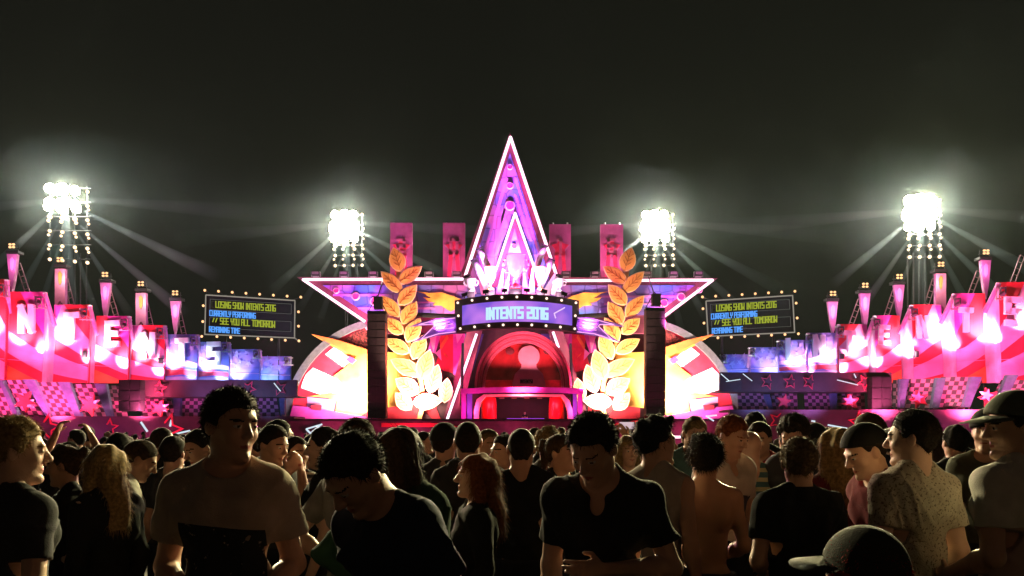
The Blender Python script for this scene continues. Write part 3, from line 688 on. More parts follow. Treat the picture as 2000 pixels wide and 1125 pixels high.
# ---------------------------------------------------------------- dark fascia with red stars, lower wall, speaker stacks
def outline_star(parent, cx, c_y, r, rot, Yf, mt, w=.22):
    p = star5(cx, c_y, r, rot, .45); q_ = star5(cx, c_y, r * (1 - w), rot, .45)
    m = MB(); n = len(p)
    for i in range(n): m.board([p[i], p[(i + 1) % n], q_[(i + 1) % n], q_[i]], Yf, .1)
    m.build('star_outline', mt, parent)
WL = emit('white_led', (.75, .88, 1.0), .9)
def fascia(side):
    L_ = side == 'left'; YF = YL if L_ else YR; off = -5.6
    f = root('dark_fascia', P(400 if L_ else 1580, 775, 64), 'black fascia with red star outlines under the inner ' + side + ' panels', 'stage set')
    X = (232, 580) if L_ else (1406, 1742); y0, y1 = (742, 775) if L_ else (727, 765)
    m = MB(); xs = np.linspace(X[0], X[1], 9)
    for a, c in zip(xs[:-1], xs[1:]): m.slab([P(a, y0, YF(a) + off), P(c, y0, YF(c) + off), P(c, y1, YF(c) + off), P(a, y1, YF(a) + off)], (0, .3, 0))
    # roof of the fascia
    for a, c in zip(xs[:-1], xs[1:]): m.slab([P(a, y1 - 3, YF(a) + off + .3), P(c, y1 - 3, YF(c) + off + .3), P(c, y1, YF(c) + off + .3), P(a, y1, YF(a) + off + .3)], (0, 3.0, 0))
    m.build('board', M_ledge, f)
    for (cx, c_y, r, rot) in (((310, 770, 44, .1), (485, 752, 26, .5), (545, 768, 34, 1.0)) if L_ else ((1545, 752, 26, .1), (1500, 765, 20, .3), (1690, 758, 38, .7), (1582, 738, 10, .3))):
        # only the part on the board: keep the star within the board by size
        p = star5(cx, min(max(c_y, y0 + 15), y1 - 14), min(r, 19), rot, .45)
        outline_star(f, cx, (y0 + y1) / 2, 16, rot, YF(cx) + off - .15, M_redd)
    m = MB()
    for pts in ([(535, 748), (548, 764)],) if L_ else ([(1408, 730), (1424, 744)], [(1418, 745), (1446, 741)], [(1451, 730), (1469, 744)], [(1635, 742), (1676, 752)], [(1668, 730), (1672, 738)]):
        m.path([P(x, y, YF(x) + off - .2) for x, y in pts], .045, n=4)
    m.build('led_stroke', WL, f)
fascia('left'); fascia('right')
def lower_wall(side):
    L_ = side == 'left'; YF = YL if L_ else YR; off = -6.5
    f = root('stage_front_wall', P(280 if L_ else 1720, 850, 60), 'low maroon wall with red star outlines before the ' + side + ' wing', 'wall')
    xs = np.linspace(-60, 575, 12) if L_ else np.linspace(1425, 2060, 12)
    yt = 813 if L_ else 800
    m = MB()
    def g_(a): y = yt - (abs(a - 1000) - 1000) * .0; return P(a, y, YF(a) + off)
    for a, c in zip(xs[:-1], xs[1:]):
        A, C = g_(a), g_(c); m.slab([A, C, Vector((C.x, C.y, 0)), Vector((A.x, A.y, 0))], (0, .4, 0))
        m.slab([A + Vector((0, .4, 0)), C + Vector((0, .4, 0)), C + Vector((0, 3.4, 0)), A + Vector((0, 3.4, 0))], (0, 0, -.15))
    m.build('wall_panel', mat('wall_plum', (.075, .014, .032), scale=1.0, var=.35), f)
    for a in ((90, 835, 30, .2), (213, 835, 19, .1), (326, 838, 34, .3)) if L_ else ((1520, 822, 20, .4), (1680, 825, 24, -.1)):
        outline_star(f, *a[:3], a[3], YF(a[0]) + off - .12, M_redp, .24)
    m = MB()
    for pts in ([(275, 824), (288, 843)], [(335, 820), (332, 833)], [(326, 857), (328, 851), (371, 841)], [(596, 836), (612, 826)], [(0, 0)]) if L_ else ([(1617, 830), (1655, 837)], [(1585, 822), (1592, 823)], [(0, 0)]):
        if len(pts) > 1: m.path([P(x, y, YF(x) + off - .2) for x, y in pts], .08, n=4)
    m.build('led_stroke', WL, f)
    m = MB(); pk = [(298, 868), (372, 862), (372, 884), (312, 900), (302, 884)] if L_ else [(1590, 868), (1640, 858), (1640, 880), (1590, 885)]
    m.path([P(x, y, YF(x) + off - .5) for x, y in pk], .09, n=4); m.build('pink_sign', emit('hot_pink_led', (1.0, .05, .28), 1.5), f)
lower_wall('left'); lower_wall('right')
# centre plinth between the legs of the star
cp = root('centre_riser', P(1000, 850, 62.5), 'maroon riser with dim stripes across the centre of the stage', 'stage set')
m = MB(); m.board([(560, 822), (1440, 822), (1440, 888), (560, 888)], 62.5, 1.0); m.board([(560, 818), (1440, 818), (1440, 822), (560, 822)], 62.9, 7.5)
m.build('riser_body', mat('riser_plum', (.12, .02, .06), scale=1.0, var=.5), cp)
for pg in ([(745, 826), (860, 826), (900, 834), (745, 834)], [(1262, 818), (1300, 818), (1300, 826), (1200, 834), (1180, 830)]):
    m = MB(); m.board(pg, 62.3, .1); m.build('red_strip', M_redp, cp)
m = MB(); m.path([P(1308, 853.5, 62), P(1343, 853.5, 62)], .10, n=5); m.build('neon_bar', N_pink, cp)
m = MB(); m.path([P(598, 838, 62), P(628, 829, 62), P(606, 846, 62), P(598, 838, 62)], .08, n=4); m.path([P(1400, 811, 62), P(1380, 813, 62), P(1394, 822, 62)], .08, n=4); m.build('led_stroke', WL, cp)
for (x0, x1, y0, y1, L_, w) in ((231, 274, 741, 803, True, 'left'), (1703, 1742, 735, 800, False, 'right')):
    YF = YL if L_ else YR; Ya = YF(x0) - 6.4; c = P((x0 + x1) / 2, y1, Ya)
    r_ = root('speaker_stack', c, 'square black speaker stack at the outer end of the ' + w + ' fascia', 'speaker')
    wx = (x1 - x0) / F * Ya; zt = P(0, y0, Ya).z; h = (zt - c.z) / 3
    for k in range(3):
        for s_ in (-1, 1):
            M_stk = mat('stack_black', (.008, .006, .007), rough=.8, spec=.1)
            m = MB(); m.box((c.x + s_ * wx / 4, Ya + .4, c.z + h * (k + .5)), (wx / 2 - .03, .8, h - .03)); m.box((c.x + s_ * wx / 4, Ya - .012, c.z + h * (k + .5)), (wx / 2 - .15, .03, h - .15)); m.build('cabinet', M_stk, r_)

# ---------------------------------------------------------------- text boards with lamps
def board_sign(corners, bulbs, side):
    """corners tl, tr, br, bl in pixels"""
    Yb = 71.0 if True else 0
    tl, tr, br, bl = corners
    def q(u, v, d=0):
        x = (tl[0] + (tr[0] - tl[0]) * u) * (1 - v) + (bl[0] + (br[0] - bl[0]) * u) * v
        y = (tl[1] + (tr[1] - tl[1]) * u) * (1 - v) + (bl[1] + (br[1] - bl[1]) * u) * v
        return P(x, y, Yb - d)
    cx = sum(c[0] for c in corners) / 4
    r_ = root('message_board', (P(cx, 0, Yb).x, Yb, 0), 'dark message board ringed by warm bulbs left of the giant star' if side == 'left' else 'dark message board ringed by warm bulbs right of the giant star', 'sign')
    m = MB(); m.slab([q(0, 0), q(1, 0), q(1, 1), q(0, 1)], (0, .35, 0)); m.build('display', mat('display_black', (.006, .008, .009), rough=.6, spec=.1), r_)
    m = MB(); m.path([q(0, 0, .05), q(1, 0, .05), q(1, 1, .05), q(0, 1, .05), q(0, 0, .05)], .055); m.build('frame', emit('frame_glow', (.5, .45, .38), .55), r_)
    ux = q(1, 0) - q(0, 0); uz = Vector((0, 0, 1))
    W_ = ux.length; H_ = (q(0, 0) - q(0, 1)).length
    for (v0, v1) in ((.10, .44), (.57, .85)):
        m = MB(); v1 = v0 + .265; m.path([q(.05, v0, .04), q(.96, v0, .04), q(.96, v1, .04), q(.05, v1, .04), q(.05, v0, .04)], .016, n=4); m.build('text_box', emit('box_line', (.25, .27, .25), .5), r_)
    yg = emit('lime_text', (.42, .50, .04), .75); bl_ = emit('sky_text', (.10, .36, 1.0), 1.0); dim = emit('dim_text', (.06, .07, .03), .5)
    for (txt, u, v, sz, w, mt, nr) in (('LOSING SHOW INTENTS 2016', .115, .30, .52, .085, yg, .68), ('C', .07, .30, .52, .05, dim, .7), ('CURRENTLY PERFORMING', .05, .515, .44, .085, bl_, .70),
                                   ('// SEE YOU ALL TOMORROW', .085, .715, .52, .085, yg, .72), ('REMAINING TIME', .05, .925, .44, .085, bl_, .72)):
        m = MB(); text_mb(m, txt, q(u, v, .06), ux, uz, sz, w, depth=.03, narrow=nr, gap=.75); m.build('text_line', mt, r_)
    for (x, y) in bulbs:
        m = MB(); m.ball(P(x, y, Yb - .1), .115, n=10); m.build('bulb', N_bulb, r_, True)
    # the tubes that carry the bulbs, and the legs
    m = MB()
    for s_ in (.2, .8):
        a = q(s_, 0); m.tube((a.x, Yb + .5, a.z + .2), (a.x, Yb + .5, 0), .12)
    for (x, y) in bulbs:
        c = P(x, y, Yb + .12); m.tube(c, c + (P(cx, 615, Yb + .12) - c).normalized() * .8, .03, n=5)
    m.build('carrier', M_dark, r_)
bl_l = [(400 + 26.8 * i, 567 + 1.9 * i) for i in range(8)] + [(394, 657 + 0)] + [(397 + 26.7 * i, 656 + 1.4 * i) for i in range(1, 8)] + [(397, 597), (396, 628), (583, 609), (583, 637)]
board_sign(((402, 576), (576, 587), (575, 660), (400, 653)), bl_l, 'left')
bl_r = [(1372 + 25.8 * i, 580 - 1.6 * i) for i in range(8)] + [(1376 + 26.2 * i, 661 - 1.3 * i) for i in range(8)] + [(1373, 603), (1375, 631), (1555, 592), (1557, 621)]
board_sign(((1379, 588), (1548, 577), (1552, 649), (1383, 657)), bl_r, 'right')

# ---------------------------------------------------------------- torch masts with four lamps on top
def torch(px, py, h, Yt, kind, side, idx):
    r_ = root('lamp_mast', P(px, py + h, Yt), '%s lamp mast from the outside of the %s wing, with a %s' % (('first', 'second', 'third', 'fourth', 'fifth')[idx], side, 'swallowtail pennant' if kind else 'tapering pennant'), 'lamp mast')
    w = 10.0
    X = lambda pts: [(px + (x if side == 'left' else -x), py + y) for x, y in pts]
    m = MB()
    pts = [(-w, 18), (w, 18), (8, 50), (2, h), (-2, h)] if not kind else [(-w, 18), (w, 18), (w, h), (0, h - 12), (-w, h + 4)]
    if not kind: pts = [(-w, 16), (w, 16), (w * .75, h * .45), (w * .3, h * .8), (-1, h), (-w * .55, h * .7), (-w * .8, h * .4)]
    m.board(X(pts), Yt, .35); m.build('pennant', mat('pennant_rose', (.42, .16, .32), scale=1.0), r_)
    m = MB(); m.board(X([(-4, 26), (0, 22), (4, 28), (3, 44), (0, 50), (-3, 44)]), Yt - .05, .06); m.build('flame_print', M_pinkp if not kind else M_orangep, r_)
    m = MB(); m.board(X([(-12, 9), (12, 9), (12, 14), (-12, 14)]), Yt - .1, .8)
    c = P(px, py + 9, Yt)
    for dx in (-.4, .4): m.tube(c + Vector((dx, .2, 0)), c + Vector((dx, .2, .5)), .03)
    m.tube(c + Vector((-.5, .2, .2)), c + Vector((.5, .2, .2)), .03)
    m.build('lamp_tray', M_dark, r_)
    for dx in (-1, 1):
        for dz in (-1, 1):
            m = MB(); m.ball(P(px + dx * 3.4, py + dz * 2.7, Yt - .1), .10, n=8, sq=(1.25, 1, .9)); m.build('lamp', N_bulb, r_, True)
    m = MB(); m.tube(P(px, py + 12, Yt + .4), (P(px, 0, Yt).x, Yt + .4, 0), .08); m.build('mast', M_dark, r_)
TL = [(23, 480, 90, 64, False), (117, 507, 92, 65.5, True), (205, 536, 90, 67.5, False), (275, 554, 86, 69, True), (342, 572, 82, 70.5, False)]
TR = [(1926, 492, 92, 64, False), (1838, 516, 90, 65.5, True), (1757, 540, 86, 67.5, False), (1690, 557, 92, 69, False), (1627, 573, 84, 70.5, False)]
for i, t in enumerate(TL): torch(*t, 'left', i)
for i, t in enumerate(TR): torch(*t, 'right', i)
def ladder(x0, y0, x1, y1, Y, side, idx):
    r_ = root('slanted_truss', P(x1, y1, Y), '%s slanted ladder truss from the outside of the %s wing' % (('first', 'second', 'third', 'fourth', 'fifth')[idx], side), 'truss')
    m = MB(); A, B = P(x0, y0, Y), P(x1, y1, Y); d = (B - A); B = A + d * (A.z / -(d.z)) if d.z < 0 else B
    d = (B - A).normalized(); n_ = Vector((d.z, 0, -d.x)).normalized() * .19; L_ = (B - A).length
    for s_ in (-1, 1): m.tube(A + n_ * s_, B + n_ * s_, .045, n=6)
    k = 0; t = 0
    while t < L_ - .5: 
        m.tube(A + d * t - n_, A + d * t + n_, .03, n=5); t += .55
    m.build('truss_frame', mat('truss_plum', (.20, .08, .11), rough=.5), r_)
for i, a in enumerate(((35, 515, 55, 575, 66), (128, 545, 142, 600, 68), (212, 566, 228, 620, 69), (283, 585, 296, 640, 70.5), (348, 603, 360, 655, 71.5))): ladder(*a, 'left', i)
for i, a in enumerate(((1997, 500, 1975, 560, 66), (1912, 530, 1893, 580, 68), (1826, 545, 1808, 600, 69), (1748, 567, 1730, 620, 70.5), (1680, 585, 1662, 635, 71.5))): ladder(*a, 'right', i)
for (x0, x1, s_) in ((-60, 570, 'left'), (1430, 2060, 'right')):
    pass

# ---------------------------------------------------------------- flood light towers
N_flood = emit('flood_bulb', (1.0, .74, .48), 2.2)
N_hot = emit('flood_bright', (1.0, .95, .72), 300.0)
def flood(px, py, Y, sx_, side, hrows, hr, rows=6):
    """four columns of lamps; the upper rows stare straight at the crowd"""
    r_ = root('floodlight_tower', (P(px, 0, Y).x, Y, 0), side, 'floodlight')
    cols = [-1.5, -.5, .5, 1.5]
    pts = []
    for j in range(rows):
        for i, cx in enumerate(cols):
            x = px + cx * sx_; y = py + j * sx_ * 1.13 + (i * 2.2 if px < 300 else -i * .3)
            pts.append((i, j, x, y))
            if j < rows - 1 and j > 0: pts.append((i, j + .25, x + 3 * (1 if i > 1 else -1) * .8, y + 7.5))
    m = MB(); m2 = MB()
    for (i, j, x, y) in pts:
        big = j < hrows and i < 3
        r0 = (.15 if j == int(j) else .11) * (1.35 if hrows <= j < hrows + 1 and i < 3 else 1)
        if big: r0 = hr * max(.45, 1.45 - .42 * math.hypot(i - 1, (j - (hrows - 1) / 2) * 1.1))  # lamps swollen to merge into one blob, shaped like their glare
        o = MB(); o.ball(P(x, y, Y), r0, n=10); o.build('flood_lamp', N_hot if big else N_flood, r_, True)
        m.tube(P(x, y, Y + .15), P(x, y, Y + .6), .17, .10, n=10)
    x0, x1 = px - 1.8 * sx_, px + 1.8 * sx_
    for j in range(rows): m.tube(P(x0, py + j * sx_ * 1.13, Y + .6), P(x1, py + j * sx_ * 1.13, Y + .6), .05, n=6)
    for cx in cols: m.tube(P(px + cx * sx_, py - 5, Y + .65), P(px + cx * sx_, py + (rows - 1) * sx_ * 1.13 + 4, Y + .65), .05, n=6)
    m.build('lamp_rack', M_dark, r_)
    m = MB()
    for dx in (-.5, .5):
        for dy in (0, 1): m.tube((P(px, 0, Y).x + dx, Y + .9 + dy, 0), (P(px, 0, Y).x + dx, Y + .9 + dy, P(0, py + 5 * sx_, Y).z), .06, n=6)
    m.build('tower_legs', M_dark, r_)
    return r_
FT = [(134, 368, 68, 24.5, 'floodlight tower at the far left above the wing, lamps in rows of four'), (681, 420, 80, 17.5, 'floodlight tower behind the left star arm, hot white upper lamps'),
      (1288, 420, 80, 17.5, 'floodlight tower behind the right star arm, hot white upper lamps'), (1806, 392, 68, 19.5, 'floodlight tower at the far right above the wing, glaring upper lamps')]
for (px, py, Y, sx_, lb), hr_, r_0 in zip(FT, (2, 3, 3, 2.5), (.42, .50, .50, .52)): flood(px, py, Y, sx_, lb, hr_, r_0)
# ================================================================ PEOPLE
# Each body is one continuous surface grown from smoothly blended limbs (a distance field turned into quads).
def surface(Fv, xs, ys, zs):
    """quads of the zero surface of Fv on a rectilinear grid (surface nets)"""
    s = Fv < 0
    nx, ny, nz = Fv.shape
    cnt = np.zeros((nx - 1, ny - 1, nz - 1), np.int8)
    for dx in (0, 1):
        for dy in (0, 1):
            for dz in (0, 1): cnt += s[dx:nx - 1 + dx, dy:ny - 1 + dy, dz:nz - 1 + dz]
    act = (cnt > 0) & (cnt < 8)
    ci = np.argwhere(act)
    if len(ci) == 0: return np.zeros((0, 3)), np.zeros((0, 4), int)
    idx = -np.ones(act.shape, np.int64); idx[act] = np.arange(len(ci))
    acc = np.zeros((len(ci), 3)); num = np.zeros(len(ci))
    X = [xs, ys, zs]
    i, j, k = ci.T
    for ax in range(3):
        o1, o2 = [a for a in range(3) if a != ax]
        for a in (0, 1):
            for b in (0, 1):
                off = [0, 0, 0]; off[o1] = a; off[o2] = b
                p = [i + off[0], j + off[1], k + off[2]]
                q = list(p); q[ax] = q[ax] + 1
                f0 = Fv[p[0], p[1], p[2]]; f1 = Fv[q[0], q[1], q[2]]
                c = (f0 < 0) != (f1 < 0)
                t = np.where(c, f0 / np.where(c, f0 - f1, 1), 0)
                for d in range(3):
                    v = X[d][p[d]] if d != ax else X[d][p[d]] + t * (X[d][q[d]] - X[d][p[d]])
                    acc[:, d] += np.where(c, v, 0)
                num += c
    V = acc / num[:, None]
    Q = []
    for ax in range(3):
        o1, o2 = [a for a in range(3) if a != ax]
        sl0 = [slice(None)] * 3; sl1 = [slice(None)] * 3
        sl0[ax] = slice(0, -1); sl1[ax] = slice(1, None)
        for o in (o1, o2): sl0[o] = slice(1, -1); sl1[o] = slice(1, -1)
        A = s[tuple(sl0)]; B = s[tuple(sl1)]
        e = np.argwhere(A != B)
        if len(e) == 0: continue
        ein = A[tuple(e.T)]
        base = e.copy(); base[:, o1] += 1; base[:, o2] += 1
        def cell(d1, d2):
            c = base.copy(); c[:, o1] -= d1; c[:, o2] -= d2
            return idx[c[:, 0], c[:, 1], c[:, 2]]
        q = np.stack([cell(1, 1), cell(0, 1), cell(0, 0), cell(1, 0)], 1)
        flip = ein if ax != 1 else ~ein
        q[~flip] = q[~flip][:, ::-1]
        Q.append(q)
    return V, np.concatenate(Q)

class Grid:
    def __init__(s, lo, hi, h, zf=None):
        """zf: function z -> spacing"""
        s.xs = np.arange(lo[0], hi[0] + h, h); s.ys = np.arange(lo[1], hi[1] + h, h)
        z = lo[2]; zs = [z]
        while z < hi[2]: z += (zf(z) if zf else h); zs.append(z)
        s.zs = np.array(zs); s.F = np.full((len(s.xs), len(s.ys), len(s.zs)), 0.5, np.float32)
    def sub(s, lo, hi):
        r = []
        for A, a, b in ((s.xs, lo[0], hi[0]), (s.ys, lo[1], hi[1]), (s.zs, lo[2], hi[2])):
            i0 = max(0, np.searchsorted(A, a) - 1); i1 = min(len(A), np.searchsorted(A, b) + 1); r.append(slice(i0, max(i0, i1)))
        return tuple(r)
    def pts(s, r): return s.xs[r[0]][:, None, None], s.ys[r[1]][None, :, None], s.zs[r[2]][None, None, :]
    def blend(s, r, d, k, sub=False):
        f = s.F[r]
        if f.size == 0: return
        if sub: d = -d; h = np.clip(.5 - .5 * (f - d) / k, 0, 1); s.F[r] = f * (1 - h) + d * h + k * h * (1 - h)
        elif k <= 0: s.F[r] = np.minimum(f, d)
        else: h = np.clip(.5 + .5 * (f - d) / k, 0, 1); s.F[r] = f * (1 - h) + d * h - k * h * (1 - h)
    def cone(s, a, b, ra, rb, k=.02, infl=0, sq=None):
        a = np.array(a, float); b = np.array(b, float); ra += infl; rb += infl; m = max(ra, rb) + k + .03
        r = s.sub(np.minimum(a, b) - m, np.maximum(a, b) + m); x, y, z = s.pts(r)
        ba = b - a; L2 = max(ba @ ba, 1e-9)
        px, py, pz = x - a[0], y - a[1], z - a[2]
        t = np.clip((px * ba[0] + py * ba[1] + pz * ba[2]) / L2, 0, 1)
        d = np.sqrt((px - t * ba[0]) ** 2 + (py - t * ba[1]) ** 2 + (pz - t * ba[2]) ** 2) - (ra + (rb - ra) * t)
        s.blend(r, d.astype(np.float32), k)
    def ell(s, c, rad, M=None, k=.03, infl=0, sub=False):
        c = np.array(c, float); rad = np.array(rad, float) + infl; m = rad.max() + k + .03
        r = s.sub(c - m, c + m); x, y, z = s.pts(r)
        p = [x - c[0], y - c[1], z - c[2]]
        if M is not None: p = [M[0][i] * p[0] + M[1][i] * p[1] + M[2][i] * p[2] for i in range(3)]   # M^T p
        q = np.sqrt((p[0] / rad[0]) ** 2 + (p[1] / rad[1]) ** 2 + (p[2] / rad[2]) ** 2)
        q2 = np.sqrt((p[0] / rad[0] ** 2) ** 2 + (p[1] / rad[1] ** 2) ** 2 + (p[2] / rad[2] ** 2) ** 2) + 1e-6
        s.blend(r, (q * (q - 1) / q2).astype(np.float32), k, sub)

def rx(a): c, s = math.cos(a), math.sin(a); return np.array([[1, 0, 0], [0, c, -s], [0, s, c]])
def ry(a): c, s = math.cos(a), math.sin(a); return np.array([[c, 0, s], [0, 1, 0], [-s, 0, c]])
def rz(a): c, s = math.cos(a), math.sin(a); return np.array([[c, -s, 0], [s, c, 0], [0, 0, 1]])

class Pose:
    """rest pose 1.75 m tall, facing -y"""
    def __init__(s, lean=0, side=0, twist=0, hyaw=0, hpitch=0, hroll=0, aL=None, aR=None, wid=1.0, fem=False, stride=0.0, belly=1.0, head=1.0):
        s.U = rz(R(twist)) @ ry(R(side)) @ rx(R(lean)); s.piv = np.array([0, 0, .95])
        s.Hm = s.U @ rz(R(hyaw)) @ rx(R(hpitch)) @ ry(R(hroll)) ; s.hp = np.array([0, .012, 1.50])
        s.wid = wid; s.fem = fem; s.stride = stride; s.belly = belly
        d = {'down': [(.195, .035, 1.14), (.20, -.055, .90)], 'bent': [(.205, .05, 1.15), (.12, -.19, 1.05)], 'fold': [(.20, -.01, 1.15), (.02, -.19, 1.16)],
             'hip': [(.34, .07, 1.18), (.17, -.03, 1.02)], 'face': [(.22, -.10, 1.20), (.06, -.20, 1.46)], 'up': [(.27, -.05, 1.62), (.22, -.10, 1.88)], 'chest': [(.23, .0, 1.16), (.05, -.23, 1.22)],
             'phone': [(.22, -.08, 1.17), (.08, -.27, 1.22)], 'wide': [(.30, .05, 1.18), (.30, -.12, .98)]}
        s.arm = {}
        for sg, a in ((-1, aR), (1, aL)):
            a = d[a] if isinstance(a, str) else (a or d['down'])
            s.arm[sg] = [np.array([sg * p[0], p[1], p[2]]) for p in a]
    def up(s, p): return s.U @ (np.array(p, float) - s.piv) + s.piv
    def hd(s, p):
        q = s.up(s.hp); return s.Hm @ (np.array(p, float) - s.hp) + q
    def sh(s, sg): return s.up((sg * .150 * s.wid, .005, 1.41))
    def elb(s, sg): p = s.arm[sg][0].copy(); p[0] *= (1 + (s.wid - 1) * .8); return s.up(p)
    def wri(s, sg): return s.up(s.arm[sg][1])

def add_torso(g, P_, infl=0, upper=True):
    w = P_.wid; U = P_.U; f = P_.fem; u = P_.up; b = P_.belly
    g.ell(u((0, .0, 1.30)), (.142 * w, .100, .17), U, .05, infl)
    g.ell(u((0, .0, 1.12)), ((.122 if not f else .108) * w, .090 * b, .15), U, .05, infl)
    g.cone(u((-.112 * w, .01, 1.405)), u((.112 * w, .01, 1.405)), .058, .058, .05, infl)
    if not f:
        for s_ in (-1, 1): g.ell(u((s_ * .07 * w, -.055, 1.33)), (.075, .05, .06), U, .04, infl)
    else:
        for s_ in (-1, 1): g.ell(u((s_ * .065, -.075, 1.28)), (.052, .05, .052), U, .03, infl)
    for s_ in (-1, 1):
        g.cone(u((s_ * .045, .018, 1.49)), u((s_ * .135 * w, .01, 1.425)), .035, .036, .05, infl)
        g.ell(u((s_ * .085 * w, .065, 1.34)), (.06, .045, .09), U, .04, infl)
def add_arms(g, P_, infl=0, frac=1.0, flare=0.0):
    for s_ in (-1, 1):
        a, e, w_ = P_.sh(s_), P_.elb(s_), P_.wri(s_)
        g.ell(a, (.050, .050, .055), P_.U, .035, infl)
        if frac <= 1:
            en = a + (e - a) * frac; g.cone(a, en, .046, .047 - .009 * frac + flare, .035, infl)
        else: g.cone(a, e, .050, .040, .035, infl); g.cone(e, e + (w_ - e) * (frac - 1), .043, .034, .02, infl)
        if frac == 1.0 and flare == 0.0:
            m = e + (w_ - e) * .3
            g.cone(e, m, .040, .042, .02); g.cone(m, w_, .042, .026, .02)
def add_legs(g, P_, infl=0, zc=0.0, k=.04):
    f = P_.fem; hw = 1.06 if f else 1.0
    g.ell((0, .012, .95), (.158 * hw, .105, .11), None, .05, infl)
    for s_ in (-1, 1):
        st = P_.stride * s_
        h = (s_ * .085, .0, .90); kn = (s_ * .095, -.02 - st * .5, .50); an = (s_ * .10, .01 - st + (.0 if st <= 0 else 0), .09)
        g.cone(h, kn, .083, .055, .04, infl); g.cone(kn, (kn[0], (kn[1] + an[1]) / 2 + .01, .33), .052, .052, .03, infl); g.cone((kn[0], (kn[1] + an[1]) / 2 + .01, .33), an, .052, .038, .03, infl)
        g.ell((s_ * .07, .075, .93), (.08, .055, .085), None, .04, infl)
def add_hand(g, w_, e, s_, curl, rr=.0088):
    d = (w_ - e); d = d / np.linalg.norm(d)
    side = np.cross(d, (0, 0, 1.0)) if abs(d[2]) < .85 else np.cross(d, (-s_, 0, 0.0))
    side = side / np.linalg.norm(side); n = np.cross(side, d)
    if abs(d[2]) < .85: side, n = np.array([0, 0, 1.0]) - d * d[2], side * s_; side = side / np.linalg.norm(side)
    else: n = np.array([-s_, 0, 0]) - d * (d @ np.array([-s_, 0, 0])); n = n / np.linalg.norm(n); side = np.cross(d, n); side = side * (1 if side[1] < 0 else -1)
    c = w_ + d * .055
    M = np.stack([side, n, d], 1)
    g.ell(c, (.040, .017, .052), M, .02)
    for i, L in enumerate((.95, 1.0, .93, .75)):
        o = side * (.0285 - .019 * i); p = w_ + d * .092 + o - d * (.004 * abs(i - 1.2))
        cu = curl * (1 + .12 * i); d1 = d * math.cos(cu) + n * math.sin(cu); d2 = d * math.cos(cu * 2.3) + n * math.sin(cu * 2.3)
        q = p + d1 * .040 * L; t = q + d2 * .038 * L
        g.cone(p, q, rr, rr * .95, .004); g.cone(q, t, rr * .95, rr * .78, .003)
    p = w_ + d * .03 + side * .032; q = p + (side * .7 + d * .6 + n * .3) * .035; t = q + (d * .85 + n * .35 + side * .1) * .03
    g.cone(p, q, rr * 1.25, rr * 1.1, .008); g.cone(q, t, rr * 1.1, rr * .85, .003)
def add_head(g, P_, infl=0, fine=True):
    h = P_.hd; M = P_.Hm; f = P_.fem; jw = .9 if f else 1.0
    g.ell(h((0, .014, 1.657)), (.075, .095, .090), M, .02)
    g.ell(h((0, -.022, 1.607)), (.058 * jw, .066, .088), M, .03)
    for s_ in (-1, 1):
        g.cone(h((s_ * .042 * jw, .005, 1.572)), h((s_ * .012, -.062, 1.535)), .020, .017, .025)
        g.ell(h((s_ * .036, -.054, 1.607)), (.022, .022, .020), M, .02)
        g.ell(h((s_ * .078, .014, 1.628)), (.009, .019, .031), M @ rz(-s_ * .35), .007)
    g.cone(h((-.030, -.078, 1.658)), h((.030, -.078, 1.658)), .0115, .0115, .012)
    g.ell(h((0, -.079, 1.533)), (.017, .015, .014), M, .02)
    if fine:
        for s_ in (-1, 1): g.ell(h((s_ * .031, -.102, 1.638)), (.020, .016, .012), M, .010, sub=True)
        for s_ in (-1, 1): g.ell(h((s_ * .031, -.076, 1.638)), (.0125, .0125, .0115), M, .003)
    g.cone(h((0, -.086, 1.650)), h((0, -.110, 1.610)), .0075, .0115, .010)
    g.cone(h((-.011, -.098, 1.604)), h((.011, -.098, 1.604)), .0085, .0085, .008)
    if fine:
        g.cone(h((-.019, -.079, 1.5745)), h((0, -.086, 1.576)), .0040, .0055, .008); g.cone(h((.019, -.079, 1.5745)), h((0, -.086, 1.576)), .0040, .0055, .008)
        g.cone(h((-.014, -.080, 1.5645)), h((0, -.085, 1.563)), .0045, .0062, .007); g.cone(h((.014, -.080, 1.5645)), h((0, -.085, 1.563)), .0045, .0062, .007)
    nr = .046 if f else .054
    g.cone(P_.up((0, .022, 1.42)), h((0, .020, 1.565)), nr * 1.12, nr, .035)

